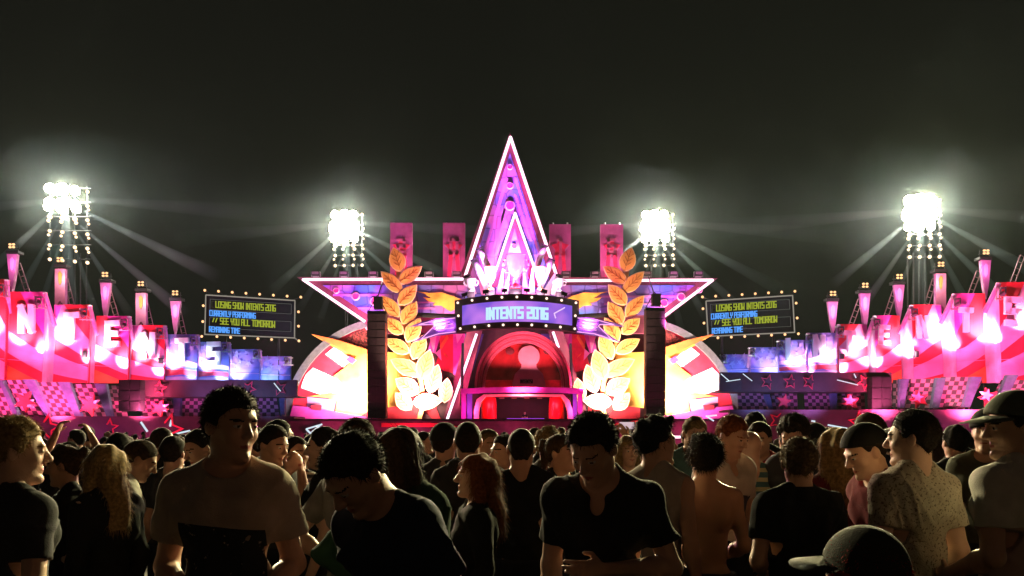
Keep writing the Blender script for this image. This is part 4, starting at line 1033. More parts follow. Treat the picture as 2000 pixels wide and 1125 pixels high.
HL = ([-.12, -.085, -.055, -.035, -.022, .0, .03, .06, .12], [1.716, 1.705, 1.690, 1.668, 1.630, 1.628, 1.600, 1.570, 1.558])
def hair_field(g, P_, style, seed):
    h = P_.hd; M = P_.Hm
    t = {'buzz': .005, 'short': .011, 'crop': .014, 'messy': .022, 'curly': .026, 'long': .016, 'bun': .010, 'pony': .010, 'curlylong': .026, 'quiff': .014}[style]
    g.ell(h((0, .014, 1.659)), (.076 + t, .096 + t, .091 + t), M, .0)
    g.cone(h((0, .034, 1.63)), h((0, .032, 1.57)), .060 + t * .5, .055 + t * .4, .02)
    if style == 'quiff': g.ell(h((0, -.055, 1.738)), (.055, .045, .026), M, .02)
    if style == 'messy': g.ell(h((0, -.02, 1.755)), (.06, .07, .02), M, .02)
    # cut away the face side along the hairline
    c = h((0, 0, 1.62)); r = g.sub(c - .32, c + .32); x, y, z = g.pts(r)
    q = P_.up(P_.hp); px, py, pz = x - q[0], y - q[1], z - q[2]
    lx = M[0][0] * px + M[1][0] * py + M[2][0] * pz; ly = M[0][1] * px + M[1][1] * py + M[2][1] * pz + P_.hp[1]; lz = M[0][2] * px + M[1][2] * py + M[2][2] * pz + P_.hp[2]
    longs = style in ('long', 'curlylong')
    hl = np.interp(ly, HL[0], HL[1]) - (.05 if longs else 0) * (ly > -.03)
    hl = hl + .006 * np.sin(90 * lx + seed) * np.cos(70 * ly + seed)
    cut = (hl - lz) * .8
    if not longs: g.F[r] += ((t + .004) * np.exp(-np.clip(lz - hl, 0, 1) / .020)).astype(np.float32)
    g.F[r] = np.maximum(g.F[r], cut.astype(np.float32))
    if longs:
        n_ = P_.up
        g.cone(h((0, .055, 1.64)), n_((0, .115, 1.34)), .085, .060, .03)
        for s_ in (-1, 1):
            g.cone(h((s_ * .062, .025, 1.66)), h((s_ * .078, .02, 1.55)), .034, .032, .02); g.cone(h((s_ * .078, .02, 1.55)), n_((s_ * .095, .045, 1.36)), .036, .022, .02)
    if style == 'bun': g.ell(h((0, .125, 1.70)), (.040, .038, .036), M, .01)
    if style == 'pony':
        g.ell(h((0, .115, 1.69)), (.028, .03, .028), M, .012); g.cone(h((0, .13, 1.69)), P_.up((0.01, .15, 1.42)), .034, .016, .01)
    rs = np.random.RandomState(seed); A = g.F; X, Y_, Z = g.xs[:, None, None], g.ys[None, :, None], g.zs[None, None, :]
    amp = {'buzz': .0015, 'short': .003, 'crop': .0028, 'messy': .009, 'curly': .011, 'long': .006, 'bun': .004, 'pony': .004, 'curlylong': .008, 'quiff': .005}[style]
    for _ in range(4):
        k = rs.uniform(-1, 1, 3); k = k / np.linalg.norm(k) * rs.uniform(60, 170) * (1 if not longs else .6); ph = rs.uniform(0, 6)
        A += (amp * .5 * np.sin(k[0] * X + k[1] * Y_ + k[2] * Z * (.5 if longs else 1) + ph)).astype(np.float32)

def mesh_obj(name, V, Q, mt, parent=None, smooth=True):
    me = bpy.data.meshes.new(name); n = len(V); f = len(Q)
    me.vertices.add(n); me.vertices.foreach_set('co', V.astype(np.float32).ravel())
    me.loops.add(f * 4); me.loops.foreach_set('vertex_index', Q.astype(np.int32).ravel())
    me.polygons.add(f); me.polygons.foreach_set('loop_start', np.arange(0, f * 4, 4, dtype=np.int32)); me.polygons.foreach_set('loop_total', np.full(f, 4, np.int32))
    me.update(calc_edges=True); me.validate()
    if smooth: me.polygons.foreach_set('use_smooth', [True] * len(me.polygons))
    for m in (mt if isinstance(mt, (list, tuple)) else [mt]): me.materials.append(m)
    o = bpy.data.objects.new(name, me); COL.objects.link(o); o.parent = parent
    return o

def strands(V, Q, P_, n, L, rs, longs):
    """tapering hairs rooted on the hair surface, as narrow slivers"""
    a, b, c, d = V[Q[:, 0]], V[Q[:, 1]], V[Q[:, 2]], V[Q[:, 3]]
    nr = np.cross(c - a, d - b); ln = np.linalg.norm(nr, axis=1) + 1e-9; nr = nr / ln[:, None]; ce = (a + b + c + d) / 4
    ctr = P_.hd((0, .014, 1.64)); sg = np.sign(np.sum(nr * (ce - ctr), 1).mean()); nr *= sg
    pk = rs.choice(len(Q), n, p=ln / ln.sum()); vs = []; qs = []
    down = np.array([0, 0, -1.0]); hairdir = P_.Hm @ np.array([0, .35, -.5])
    for i in pk:
        p = ce[i] - nr[i] * .004; u = nr[i] * (.35 if longs and i % 4 else 1) + rs.normal(0, .30 if longs else .45, 3) + (down * 1.3 if longs else hairdir * .8); u /= np.linalg.norm(u)
        l_ = L * rs.uniform(.4, 1.3); w = np.cross(u, nr[i] + rs.normal(0, .3, 3)); w /= np.linalg.norm(w) + 1e-9; w *= .0013
        m = p + u * l_ * .5 + nr[i] * l_ * .08; t = p + u * l_ + down * l_ * .12
        k = len(vs); vs += [p - w, p + w, m + w * .7, m - w * .7, t + w * .15, t - w * .15]; qs += [(k, k + 1, k + 2, k + 3), (k + 3, k + 2, k + 4, k + 5)]
    return np.array(vs), np.array(qs)

def hairmat(name, c): return mat('hair_' + name, c, rough=.75, scale=60, var=.5, spec=.15)
HAIR = {'black': hairmat('black', (.010, .007, .005)), 'dark': hairmat('dark_brown', (.022, .013, .008)), 'brown': hairmat('brown', (.060, .032, .016)), 'blond': hairmat('blond', (.34, .22, .09)),
        'ginger': hairmat('ginger', (.26, .075, .02)), 'sand': hairmat('sandy', (.16, .10, .045)), 'red': hairmat('crimson', (.5, .02, .03))}
def skinmat(name, c):
    return mat('skin_' + name, c, rough=.5, scale=9, var=.12, spec=.4, bump=.12, bscale=160)
SKIN = {'fair': skinmat('fair', (.52, .30, .21)), 'tan': skinmat('tan', (.40, .21, .13)), 'light': skinmat('light', (.60, .37, .27))}
M_eye = mat('eye_white', (.55, .50, .46), rough=.2); M_iris = mat('eye_dark_iris', (.02, .013, .01), rough=.15); M_lip = mat('lip', (.36, .11, .09), rough=.4)
def cloth(name, c, **k): return mat('cloth_' + name, c, rough=.9, scale=k.pop('scale', 14), var=k.pop('var', .15), bump=.25, bscale=220, spec=.15, **k)

def fold(g, amp, seed, arms=True):
    rs = np.random.RandomState(seed); X, Y_, Z = g.xs[:, None, None], g.ys[None, :, None], g.zs[None, None, :]
    wz = (.03 * np.sin(9 * X + 5 * Z + rs.uniform(0, 6))).astype(np.float32)
    for _ in range(4):
        k = np.array([rs.uniform(-40, 40), rs.uniform(-30, 30), rs.uniform(-22, 22)]); ph = rs.uniform(0, 6)
        s_ = np.sin(k[0] * (X + wz) + k[1] * Y_ + k[2] * (Z + wz) + ph)
        g.F += (amp * .40 * s_ * np.abs(s_)).astype(np.float32)
    for _ in range(3):      # sharper creases pulling across the cloth
        k = np.array([rs.uniform(-30, 30), rs.uniform(-20, 20), rs.uniform(-26, 26)]); ph = rs.uniform(0, 6)
        s_ = 1 - np.abs(np.sin(k[0] * (X + wz * 1.5) + k[1] * Y_ + k[2] * (Z - wz) + ph)); m_ = .5 + .5 * np.sin(11 * X + 9 * Z + 7 * Y_ + ph * 2)
        g.F -= (amp * .75 * s_ ** 4 * m_).astype(np.float32)

def build_person(nm, P_, hair=('short', 'dark'), skin='fair', top=None, tcol=None, legs=None, hat=None, lod=1, seed=0, sleeve=.62, neckr=.078, tail=.86, curl=.5, vneck=False, beard=False):
    """returns the body object at the origin with its children; faces -y"""
    h, zfine = ((.0065, .0052) if lod == 0 else (.010, .008) if lod == 1 else (.017, .015))
    pts = [P_.sh(1), P_.sh(-1), P_.elb(1), P_.elb(-1), P_.wri(1), P_.wri(-1), P_.hd((0, 0, 1.76)), P_.hd((0, .1, 1.6)), P_.hd((0, -.1, 1.6)), np.array([.2, .16, 0]), np.array([-.2, -.2, 0])]
    lo = np.min(pts, 0) - .14; hi = np.max(pts, 0) + .14; lo[2] = -.02; hi[0] = max(hi[0], .24); lo[0] = min(lo[0], -.24)
    zh = P_.hd((0, 0, 1.5))[2] - .06
    zf = lambda z: zfine if z > zh else (h * 1.15 if z > .85 else h * 2.6)
    g = Grid(lo, hi, h, zf)
    add_torso(g, P_); add_legs(g, P_); add_arms(g, P_, 0, 1.0)
    for s_ in (-1, 1):
        add_hand(g, P_.wri(s_), P_.elb(s_), s_, curl if lod < 2 else .3, .0088 if lod == 0 else (.0105 if lod == 1 else .014))
        st = P_.stride * s_; g.cone((s_ * .10, .02 - st, .05), (s_ * .115, -.13 - st, .035), .042, .034, .02)
    add_head(g, P_, fine=lod < 2)
    V, Q = surface(g.F, g.xs, g.ys, g.zs)
    mats_ = [SKIN[skin], M_eye, M_iris, M_lip, HAIR[hair[1]] if hair[1] in HAIR else HAIR['dark'], mat('shoe_dark', (.02, .02, .02))]
    body = mesh_obj('person', V, Q, mats_)
    me = body.data
    cen = np.empty(len(me.polygons) * 3, np.float32); me.polygons.foreach_get('center', cen); cen = cen.reshape(-1, 3)
    hp = P_.up(P_.hp); loc = (cen - hp) @ P_.Hm + P_.hp
    mi = np.zeros(len(cen), np.int32)
    if lod < 2:
        for s_ in (-1, 1):
            de = loc - np.array([s_ * .031, -.082, 1.638]); dd = np.sqrt(de[:, 0] ** 2 + (de[:, 2] * 2.1) ** 2)
            fr = loc[:, 1] < -.055
            mi[fr & (dd < .0125)] = 1; mi[fr & (dd < .0075)] = 2
            br = fr & (np.abs(loc[:, 2] - (1.659 - .12 * np.abs(np.abs(loc[:, 0]) - .030))) < .0030) & (np.abs(np.abs(loc[:, 0]) - .031) < .019); mi[br] = 4
        mi[(loc[:, 1] < -.078) & (np.abs(loc[:, 2] - 1.5695) < .0070 * (1 - (np.abs(loc[:, 0]) / .023) ** 2).clip(0, 1)) & (np.abs(loc[:, 0]) < .021)] = 3
    mi[cen[:, 2] < .085] = 5
    me.polygons.foreach_set('material_index', mi[:len(me.polygons)])
    # hair
    if hair[0] and hair[0] != 'none':
        hh = h if lod else .0055
        c = P_.hd((0, 0, 1.64)); lng = hair[0] in ('long', 'curlylong', 'pony')
        l2 = c - np.array([.20, .22, .34 if lng else .18]); h2 = c + np.array([.20, .24, .17])
        if lng: l2[1] = min(l2[1], P_.up((0, .0, 1.4))[1] - .05); h2[1] = max(h2[1], P_.up((0, .2, 1.4))[1] + .05)
        g2 = Grid(l2, h2, hh); hair_field(g2, P_, hair[0], seed)
        V2, Q2 = surface(g2.F, g2.xs, g2.ys, g2.zs)
        if len(V2):
            if lod < 2:
                lng2 = hair[0] in ('long', 'curlylong')
                vs, qs = strands(V2, Q2, P_, (7000 if lng2 else 4500) if lod == 0 else (4500 if lng2 else 1500), {'buzz': .006, 'short': .013, 'crop': .018, 'messy': .03, 'curly': .028, 'long': .05, 'bun': .02, 'pony': .02, 'curlylong': .045, 'quiff': .02}[hair[0]], np.random.RandomState(seed), lng2)
                Q2 = np.concatenate([Q2, qs + len(V2)]); V2 = np.concatenate([V2, vs])
            mesh_obj('hair', V2, Q2, HAIR[hair[1]], body)
    # top
    if top:
        g3 = Grid(np.array([lo[0], lo[1], tail - .03]), hi, h * (1.05 if lod else 1.1), lambda z: h * 1.2)
        inf = .014
        add_torso(g3, P_, inf)
        g3.ell((0, .012, .97), (.152, .108, .11), None, .05, inf)
        fr = {'tee': sleeve, 'long': 1.93, 'polo': sleeve, 'tank': 0.0}[top]
        if fr > 0:
            if fr <= 1: add_arms(g3, P_, .010, fr, .010)
            else: add_arms(g3, P_, .010, fr)
        fold(g3, .0095 if lod < 2 else .003, seed + 5)
        # hem, neckline, sleeve ends
        g3.F = np.maximum(g3.F, (tail - g3.zs)[None, None, :].astype(np.float32))
        nc = P_.up((0, -.035, 1.515)); g3.ell(nc, (neckr, neckr * 1.05, neckr * (.78 if not vneck else 1.0)), P_.U, .006, sub=True)
        if vneck: g3.ell(P_.up((0, -.10, 1.425)), (.030, .06, .050), P_.U, .02, sub=True)
        if 0 < fr <= 1:
            for s_ in (-1, 1):
                a, e = P_.sh(s_), P_.elb(s_); d = (e - a) / np.linalg.norm(e - a); en = a + (e - a) * fr; r = g3.sub(np.minimum(en, en + d * .12) - .11, np.maximum(en, en + d * .12) + .11); x, y, z = g3.pts(r)
                pl = (x - en[0]) * d[0] + (y - en[1]) * d[1] + (z - en[2]) * d[2]
                near = ((x - en[0]) ** 2 + (y - en[1]) ** 2 + (z - en[2]) ** 2) < .0115
                g3.F[r] = np.where(near, np.maximum(g3.F[r], pl), g3.F[r])
        if top == 'tank':
            for s_ in (-1, 1): g3.ell(P_.up((s_ * .215 * P_.wid, 0, 1.37)), (.075, .12, .11), P_.U, .01, sub=True)
        V3, Q3 = surface(g3.F, g3.xs, g3.ys, g3.zs)
        mesh_obj('shirt' if top != 'long' else 'jacket', V3, Q3, tcol or cloth('black', (.012, .012, .013)), body)
        if top == 'polo':
            g4 = Grid(P_.up((0, 0, 1.47)) - .13, P_.up((0, 0, 1.50)) + .13, .007); g4.cone(P_.up((0, .018, 1.445)), P_.up((0, .012, 1.505)), .086, .072, .0)
            c0 = P_.up((0, 0, 1.47)); n_ = P_.U @ np.array([0, 0, 1.0]); X, Y_, Z = g4.xs[:, None, None], g4.ys[None, :, None], g4.zs[None, None, :]
            t = (X - c0[0]) * n_[0] + (Y_ - c0[1]) * n_[1] + (Z - c0[2]) * n_[2]; g4.F = np.maximum(g4.F, np.maximum(t - .045, -.03 - t).astype(np.float32)); g4.ell(P_.up((0, .0, 1.52)), (.062, .066, .08), P_.U, .004, sub=True)
            V4, Q4 = surface(g4.F, g4.xs, g4.ys, g4.zs); mesh_obj('collar', V4, Q4, tcol, body)
    # trousers
    g5 = Grid((-.25, -.32, .08), (.25, .32, 1.03), .02, lambda z: .024); add_legs(g5, P_, .016)
    g5.ell((0, .012, .99), (.148, .102, .10), None, .05, .012)
    X = g5.zs[None, None, :]; g5.F = np.maximum(g5.F, np.maximum(X - 1.0, (.45 if legs and legs[0] == 's' else .10) - X).astype(np.float32))
    V5, Q5 = surface(g5.F, g5.xs, g5.ys, g5.zs); mesh_obj('trousers' if not (legs and legs[0] == 's') else 'shorts', V5, Q5, legs[1] if legs else cloth('denim_dark', (.02, .022, .035)), body)
    if hat:
        kind, hc = hat[0], hat[1]; c = P_.hd((0, .014, 1.665)); g6 = Grid(c - .26, c + .26, .008 if lod < 2 else .015)
        g6.ell(P_.hd((0, .014, 1.668)), (.097, .117, .110), P_.Hm, 0)
        q = P_.up(P_.hp); x, y, z = g6.xs[:, None, None] - q[0], g6.ys[None, :, None] - q[1], g6.zs[None, None, :] - q[2]; M = P_.Hm
        ly = M[0][1] * x + M[1][1] * y + M[2][1] * z + P_.hp[1]; lz = M[0][2] * x + M[1][2] * y + M[2][2] * z + P_.hp[2]
        base = 1.675 + (-.02 if kind == 'beanie' else 0) - .25 * np.clip(ly, -.1, .12) * (1 if kind != 'beanie' else .4)
        g6.F = np.maximum(g6.F, (base - lz).astype(np.float32)); V6, Q6 = surface(g6.F, g6.xs, g6.ys, g6.zs)
        ho = mesh_obj('cap' if kind != 'beanie' else 'beanie', V6, Q6, hc, body)
        if kind in ('cap', 'backcap', 'sidecap'):
            ang = hat[2] if len(hat) > 2 else (0 if kind == 'cap' else math.pi)
            vs = []; fs = []; K = 12
            for layer in (0, .004):
                for rr_ in (0, 1):
                    for i in range(K + 1):
                        a = R(-62 + 124 * i / K); r0 = .092 if rr_ == 0 else .092 + .085 * (1 - (a / R(66)) ** 4 * .9)
                        lx_, ly_ = math.sin(a + ang) * r0, -math.cos(a + ang) * (r0 * 1.12); vs.append(P_.hd((lx_, ly_ + .014, 1.690 - .10 * (r0 - .088) * 2 - .014 * (a ** 2) - layer)))
            n1 = K + 1
            for i in range(K): fs += [(i, i + 1, n1 + i + 1, n1 + i), (2 * n1 + i, 3 * n1 + i, 3 * n1 + i + 1, 2 * n1 + i + 1), (n1 + i, n1 + i + 1, 3 * n1 + i + 1, 3 * n1 + i), (i, 2 * n1 + i, 2 * n1 + i + 1, i + 1)]
            mesh_obj('brim', np.array(vs), np.array(fs), hc, ho, smooth=False)
    return body

def put(body, P_, px, top, Y, yaw, label, cat='person', group=None, hl=True):
    """feet on the ground at depth Y, crown at the pixel height top, head over pixel px; yaw 0 faces the camera, 180 the stage, 90 the photo's right"""
    ztop = EYE + (HORIZON - top) / F * Y
    crown = max(P_.hd((0, .014, 1.765))[2], P_.hd((0, .1, 1.70))[2], P_.hd((0, -.07, 1.735))[2])
    s = ztop / crown
    hc = P_.hd((0, .0, 1.64)) * s; a = R(yaw); ox = hc[0] * math.cos(a) - hc[1] * math.sin(a); oy = hc[0] * math.sin(a) + hc[1] * math.cos(a)
    body.scale = (s, s, s); body.rotation_euler = (0, 0, a)
    body.location = ((px - 1000) / F * Y - ox, Y - oy, 0)
    return tag(body, label, cat, group)
# ================================================================ LAMPS OF THE SHOW
MAG = (1.0, 0.16, 0.80); PNK = (1.0, 0.13, 0.36); WPK = (1.0, 0.72, 0.80); CYN = (0.22, 0.68, 1.0)
# the star face, from uplighters on the marquee and under the arms
for (x, y, tx, ty, e, c) in ((975, 578, 985, 470, 9000, (1, .30, .9)), (1040, 578, 1025, 470, 8000, MAG), (960, 575, 990, 340, 20000, (.9, .25, 1)), (1050, 575, 1000, 340, 16000, MAG),
                             (700, 640, 690, 575, 2500, MAG), (860, 640, 850, 580, 4500, (1, .22, .7)), (1150, 640, 1150, 580, 4500, (1, .22, .7)), (1310, 640, 1310, 575, 2500, MAG)):
    lamp('SPOT', 'star_wash', P(x, y, 65.2), e * 1.6, c, P(tx, ty, 70), 75, .8, .3)
for (x, e) in ((925, 500), (960, 900), (1008, 700), (1055, 900), (1090, 500)):
    lamp('POINT', 'cup_light', P(x, 572, 65.9) , e * .5, (1, .50, .75), radius=.2)
lamp('SPOT', 'white_star_beam', P(960, 560, 66.5), 2600, (.8, .8, 1), P(975, 478, 70), 45, .8, .2)
for x in (785, 887, 1094, 1195): lamp('SPOT', 'banner_light', P(x, 545, 70.8), 2200, (1, .28, .5), P(x, 480, 73), 110, .9, .2)
# blown-out burst discs and wreaths
for s_ in (1, -1):
    X = lambda x: x if s_ == 1 else 2002 - x
    lamp('SPOT', 'burst_light', P(X(700), 800, 67.6), 22000, (1, .80, .62), P(X(695), 742, 71), 105, .9, .5)
    lamp('SPOT', 'burst_light', P(X(640), 812, 67.2), 4500, (1, .60, .62), P(X(640), 745, 71), 120, .9, .5)
    lamp('SPOT', 'wreath_light', P(X(812), 806, 65.4), 17000, (1, .82, .62), P(X(815), 745, 68.6), 100, .9, .4)
    lamp('SPOT', 'wreath_light', P(X(800), 790, 63.5), 11000, (1, .68, .46), P(X(790), 600, 68.6), 60, .9, .4)
    lamp('SPOT', 'backdrop_light', P(X(872), 760, 65.5), 4000, (1, .12, .36), P(X(872), 700, 71.5), 110, .9, .4)
    lamp('SPOT', 'floor_light', P(X(790), 832, 64.5), 4500, (1, .06, .12), P(X(800), 810, 70), 120, .9, .4)
# booth
lamp('POINT', 'booth_light', P(1020, 775, 64.0), 500, (1, .2, .5), radius=.3)
for x in (955, 1087): lamp('POINT', 'pillar_light', P(x, 790, 65.4), 220, (1, .05, .08), radius=.3)
for x in (918, 1124): lamp('POINT', 'column_light', P(x, 800, 64.4), 260, (1, .10, .60), radius=.2)
lamp('POINT', 'desk_light', P(1025, 808, 66.0), 40, (1, .10, .12), radius=.2)
lamp('SPOT', 'dome_light', P(1022, 800, 61.5), 14000, (1, .30, .40), P(1022, 700, 67), 50, .9, .3)
# wings: pink wash per third, and a hot lamp in the notch between neighbours
for s_ in (1, -1):
    X = (lambda x: x) if s_ == 1 else (lambda x: 2000 - x)
    for (x, Y, e, c) in ((-10, 52, 8000, PNK), (120, 55, 11000, PNK), (280, 58, 9000, PNK), (430, 60, 2200, (.5, .3, 1)), (530, 62, 1600, (.16, .42, 1))):
        yb = 800
        lamp('SPOT', 'wing_wash', P(X(x), 812, Y), e * 1.5, c, P(X(x), 650, Y + 8), 92, .9, .5)
hotL = [(-8, 640, 5200, WPK, 65), (48, 655, 3600, WPK, 66), (100, 668, 7000, WPK, 64), (140, 655, 4500, WPK, 66), (186, 690, 9000, WPK, 66), (216, 668, 4500, WPK, 67), (254, 700, 6500, WPK, 67), (285, 690, 6500, WPK, 68), (322, 715, 5500, WPK, 68.5),
        (345, 705, 6000, WPK, 69), (383, 722, 3500, CYN, 69), (410, 710, 4200, (.8, .9, 1), 69.5), (440, 730, 3500, CYN, 70), (468, 728, 4800, (.6, .85, 1), 70.5), (530, 738, 3000, CYN, 71.5)]
hotR = [(1985, 625, 3800, WPK, 65), (1925, 650, 8500, WPK, 64), (1900, 640, 3000, WPK, 65.5), (1848, 665, 8500, WPK, 65), (1820, 650, 4500, WPK, 66.5), (1765, 680, 8500, WPK, 66), (1730, 665, 3000, WPK, 67), (1698, 700, 6500, WPK, 67), (1662, 685, 6000, WPK, 68),
        (1632, 712, 3800, WPK, 69), (1606, 695, 6000, WPK, 69), (1570, 715, 5000, WPK, 69.5), (1545, 705, 3500, (.8, .9, 1), 70), (1500, 722, 5000, (.6, .85, 1), 70.5), (1440, 732, 1400, CYN, 71)]
for (x, y, e, c, Y) in hotL + hotR:
    e *= .75 if (395 < x < 600 or 1400 < x < 1560) else 1
    t = P(x, y - 8, (YL(x) if x < 1000 else YR(x)) + .4)
    lamp('SPOT', 'panel_spot', t + Vector((0, -1.8, -1.3)), e * .52, c, t + Vector((0, .6, .6)), 66, .8, .15)
for panels, YF in ((LP_, YL), (RP_, YR)):
    for i, (x0, x1, yt, yb, ch) in enumerate(panels):
        xm = (x0 + x1) / 2; Ym = YF(xm) - 2.6
        lamp('SPOT', 'panel_wash', P(xm, 746, Ym), 620 if i < 4 else 340, PNK if i < 5 else (.16, .42, 1.0), P(xm, (yt + yb) / 2 + 10, Ym + 3), 150, .6, .3)
# parapet footlights
for s_ in (1, -1):
    X = (lambda x: x) if s_ == 1 else (lambda x: 2000 - x)
    for (x, Y, e) in ((50, 52, 2200), (180, 54, 2600), (315, 57, 1800), (450, 59, 900)):
        lamp('SPOT', 'parapet_light', P(X(x), 835, Y), e * .22, (1, .16, .50), P(X(x), 785, Y + 6), 120, .9, .3)
    for (x, e) in ((183, 160), (316, 120)):
        lamp('POINT', 'foot_lamp', P(X(x), 806, (YL(x) if s_ == 1 else YR(2000 - x)) - 5.9), e, (1, .4, .5), radius=.1)
    for (x, c, e) in ((60, (1, .05, .35), 260), (220, (.6, .15, 1), 300), (330, (1, .05, .3), 400), (460, (1, .1, .4), 200)):
        lamp('POINT', 'wall_glow', P(X(x), 858, (YL(x) if s_ == 1 else YR(2000 - x)) - 8.4), e * .3, c, radius=.2)
for i, (px, py, h, Yt, kind) in enumerate(TL + TR):
    lamp('POINT', 'pennant_light', P(px, py + 34, Yt - .8), 170 if not kind else 240, (1, .35, .7) if not kind else (1, .7, .5), radius=.1)
for x in (485, 1470):
    lamp('SPOT', 'sign_light', P(x, 680, 69), 10, (1, .6, .4), P(x, 620, 71), 120)
def smoke(name, dens, reach, aniso, power=1.0):
    """smoke that thins out with the distance from its own origin"""
    if name in MATS: return MATS[name]
    b_ = bpy.data.materials.new(name); b_.use_nodes = True; n = b_.node_tree.nodes; l = b_.node_tree.links; n.clear()
    pv = n.new('ShaderNodeVolumePrincipled'); o = n.new('ShaderNodeOutputMaterial'); pv.inputs['Color'].default_value = (.78, .92, .94, 1); pv.inputs['Anisotropy'].default_value = aniso
    t = n.new('ShaderNodeTexCoord'); v = n.new('ShaderNodeVectorMath'); v.operation = 'LENGTH'; l.new(t.outputs['Object'], v.inputs[0])
    mr = n.new('ShaderNodeMapRange'); mr.inputs[1].default_value = 0; mr.inputs[2].default_value = reach; mr.inputs[3].default_value = 1; mr.inputs[4].default_value = 0; l.new(v.outputs['Value'], mr.inputs[0])
    pw = n.new('ShaderNodeMath'); pw.operation = 'POWER'; pw.inputs[1].default_value = power; l.new(mr.outputs[0], pw.inputs[0])
    mu = n.new('ShaderNodeMath'); mu.operation = 'MULTIPLY'; mu.inputs[1].default_value = dens; l.new(pw.outputs[0], mu.inputs[0]); l.new(mu.outputs[0], pv.inputs['Density'])
    l.new(pv.outputs[0], o.inputs['Volume']); MATS[name] = b_; return b_
def beam_mat(L): return smoke('beam_smoke_%d' % int(L), .17 if L < 14 else .035, L, .1)
# flood towers: a wide glare over the crowd and a fan of narrow beams
for k, (px, py, Y, sx_, lb) in enumerate(FT):
    top = P(px, py + 6, Y - .6)
    lamp('SPOT', 'flood_glare', top, (270000, 220000, 300000, 480000)[k], (1, .84, .46) if k < 2 else (1, .90, .42), Vector((top.x * .1, 4, 0)), 26, .5, .8)
    lamp('POINT', 'flood_halo', top + Vector((0, -.3, 0)), (5000, 5000, 7000, 8000)[k], ((.80, 1, .98), (1, .97, .88), (.98, 1, .84), (.90, 1, .80))[k], radius=.8)
    m = MB(); m.ball(Vector((0, 0, 0)), 11, n=24); o = m.build('halo_puff', smoke('halo_smoke', .0040, 10.5, .30, 1.8)); o.location = top + Vector((0, .5, -.5)); o.scale = (2.0, 1.0, .62); tag(o, kind='stuff'); o['label'] = 'smoke added as lamp halo round the %s floodlight tower' % ('far left', 'centre left', 'centre right', 'far right')[k]  # smoke added so the lamps get a halo and a wide glow
    # light beams shaped as cones of added smoke under the lamp heads
    fan = ((-86, .34, 17, .9), (-50, .20, 9, 1.6), (-33, .12, 8, 2.6), (-20, .10, 7, 3.6), (0, .34, 9, .8), (3, .10, 7, 3.8), (15, .11, 8, 3.6), (31, .13, 9, 3.0), (49, .15, 12, 2.6), (64, .20, 13, 1.6), (87, .34, 18, .8))  # the near-level outer pair imitates horizontal glare streaks
    for j, (a, w_, L_, row) in enumerate(fan):
        p0 = P(px + (-1.5 + 3 * j / 10) * sx_, py + sx_ * 1.13 * row, Y - .2); d = Vector((math.sin(R(a)), .10, -math.cos(R(a)))).normalized()
        L_ = min(L_, (p0.z - .5) / max(.05, -d.z)) * (1.0 if k in (1, 2) else .95)
        m = MB(); m.tube(Vector((0, 0, 0)), d * L_, w_ * .6, w_ * .6 + L_ * .045, n=14)
        o = m.build('light_shaft', beam_mat(L_)); o.location = p0; tag(o, 'light beam shaped in smoke', 'light beam', kind='stuff'); o['label'] = '%s light beam shaped in smoke from the left under the %s floodlight tower' % (('first', 'second', 'third', 'fourth', 'fifth', 'sixth', 'seventh', 'eighth', 'ninth', 'tenth', 'last')[j], ('far left', 'centre left', 'centre right', 'far right')[k])
for sx2 in (-1, 1): lamp('SPOT', 'crowd_rim_fill', (sx2 * 17, 58, 8.5), 26000, (1, .22, .48), (sx2 * 2, 6, 1), 40, .8, .4)  # unseen pink lamps added for rims on the crowd, standing for stage spill
for x_, e_ in ((640, 500), (800, 420), (1000, 300), (1200, 420), (1370, 500)): lamp('POINT', 'riser_glow', P(x_, 846, 60.2), e_, (1, .10, .30), radius=.3)
# unseen warm fill lamp added far behind the camera for the crowd's fronts
lamp('SPOT', 'crowd_front_fill', (9, -26, 8), 430, (1.0, .43, .25), (0, 6, 1.2), 70, .8, 1.0)
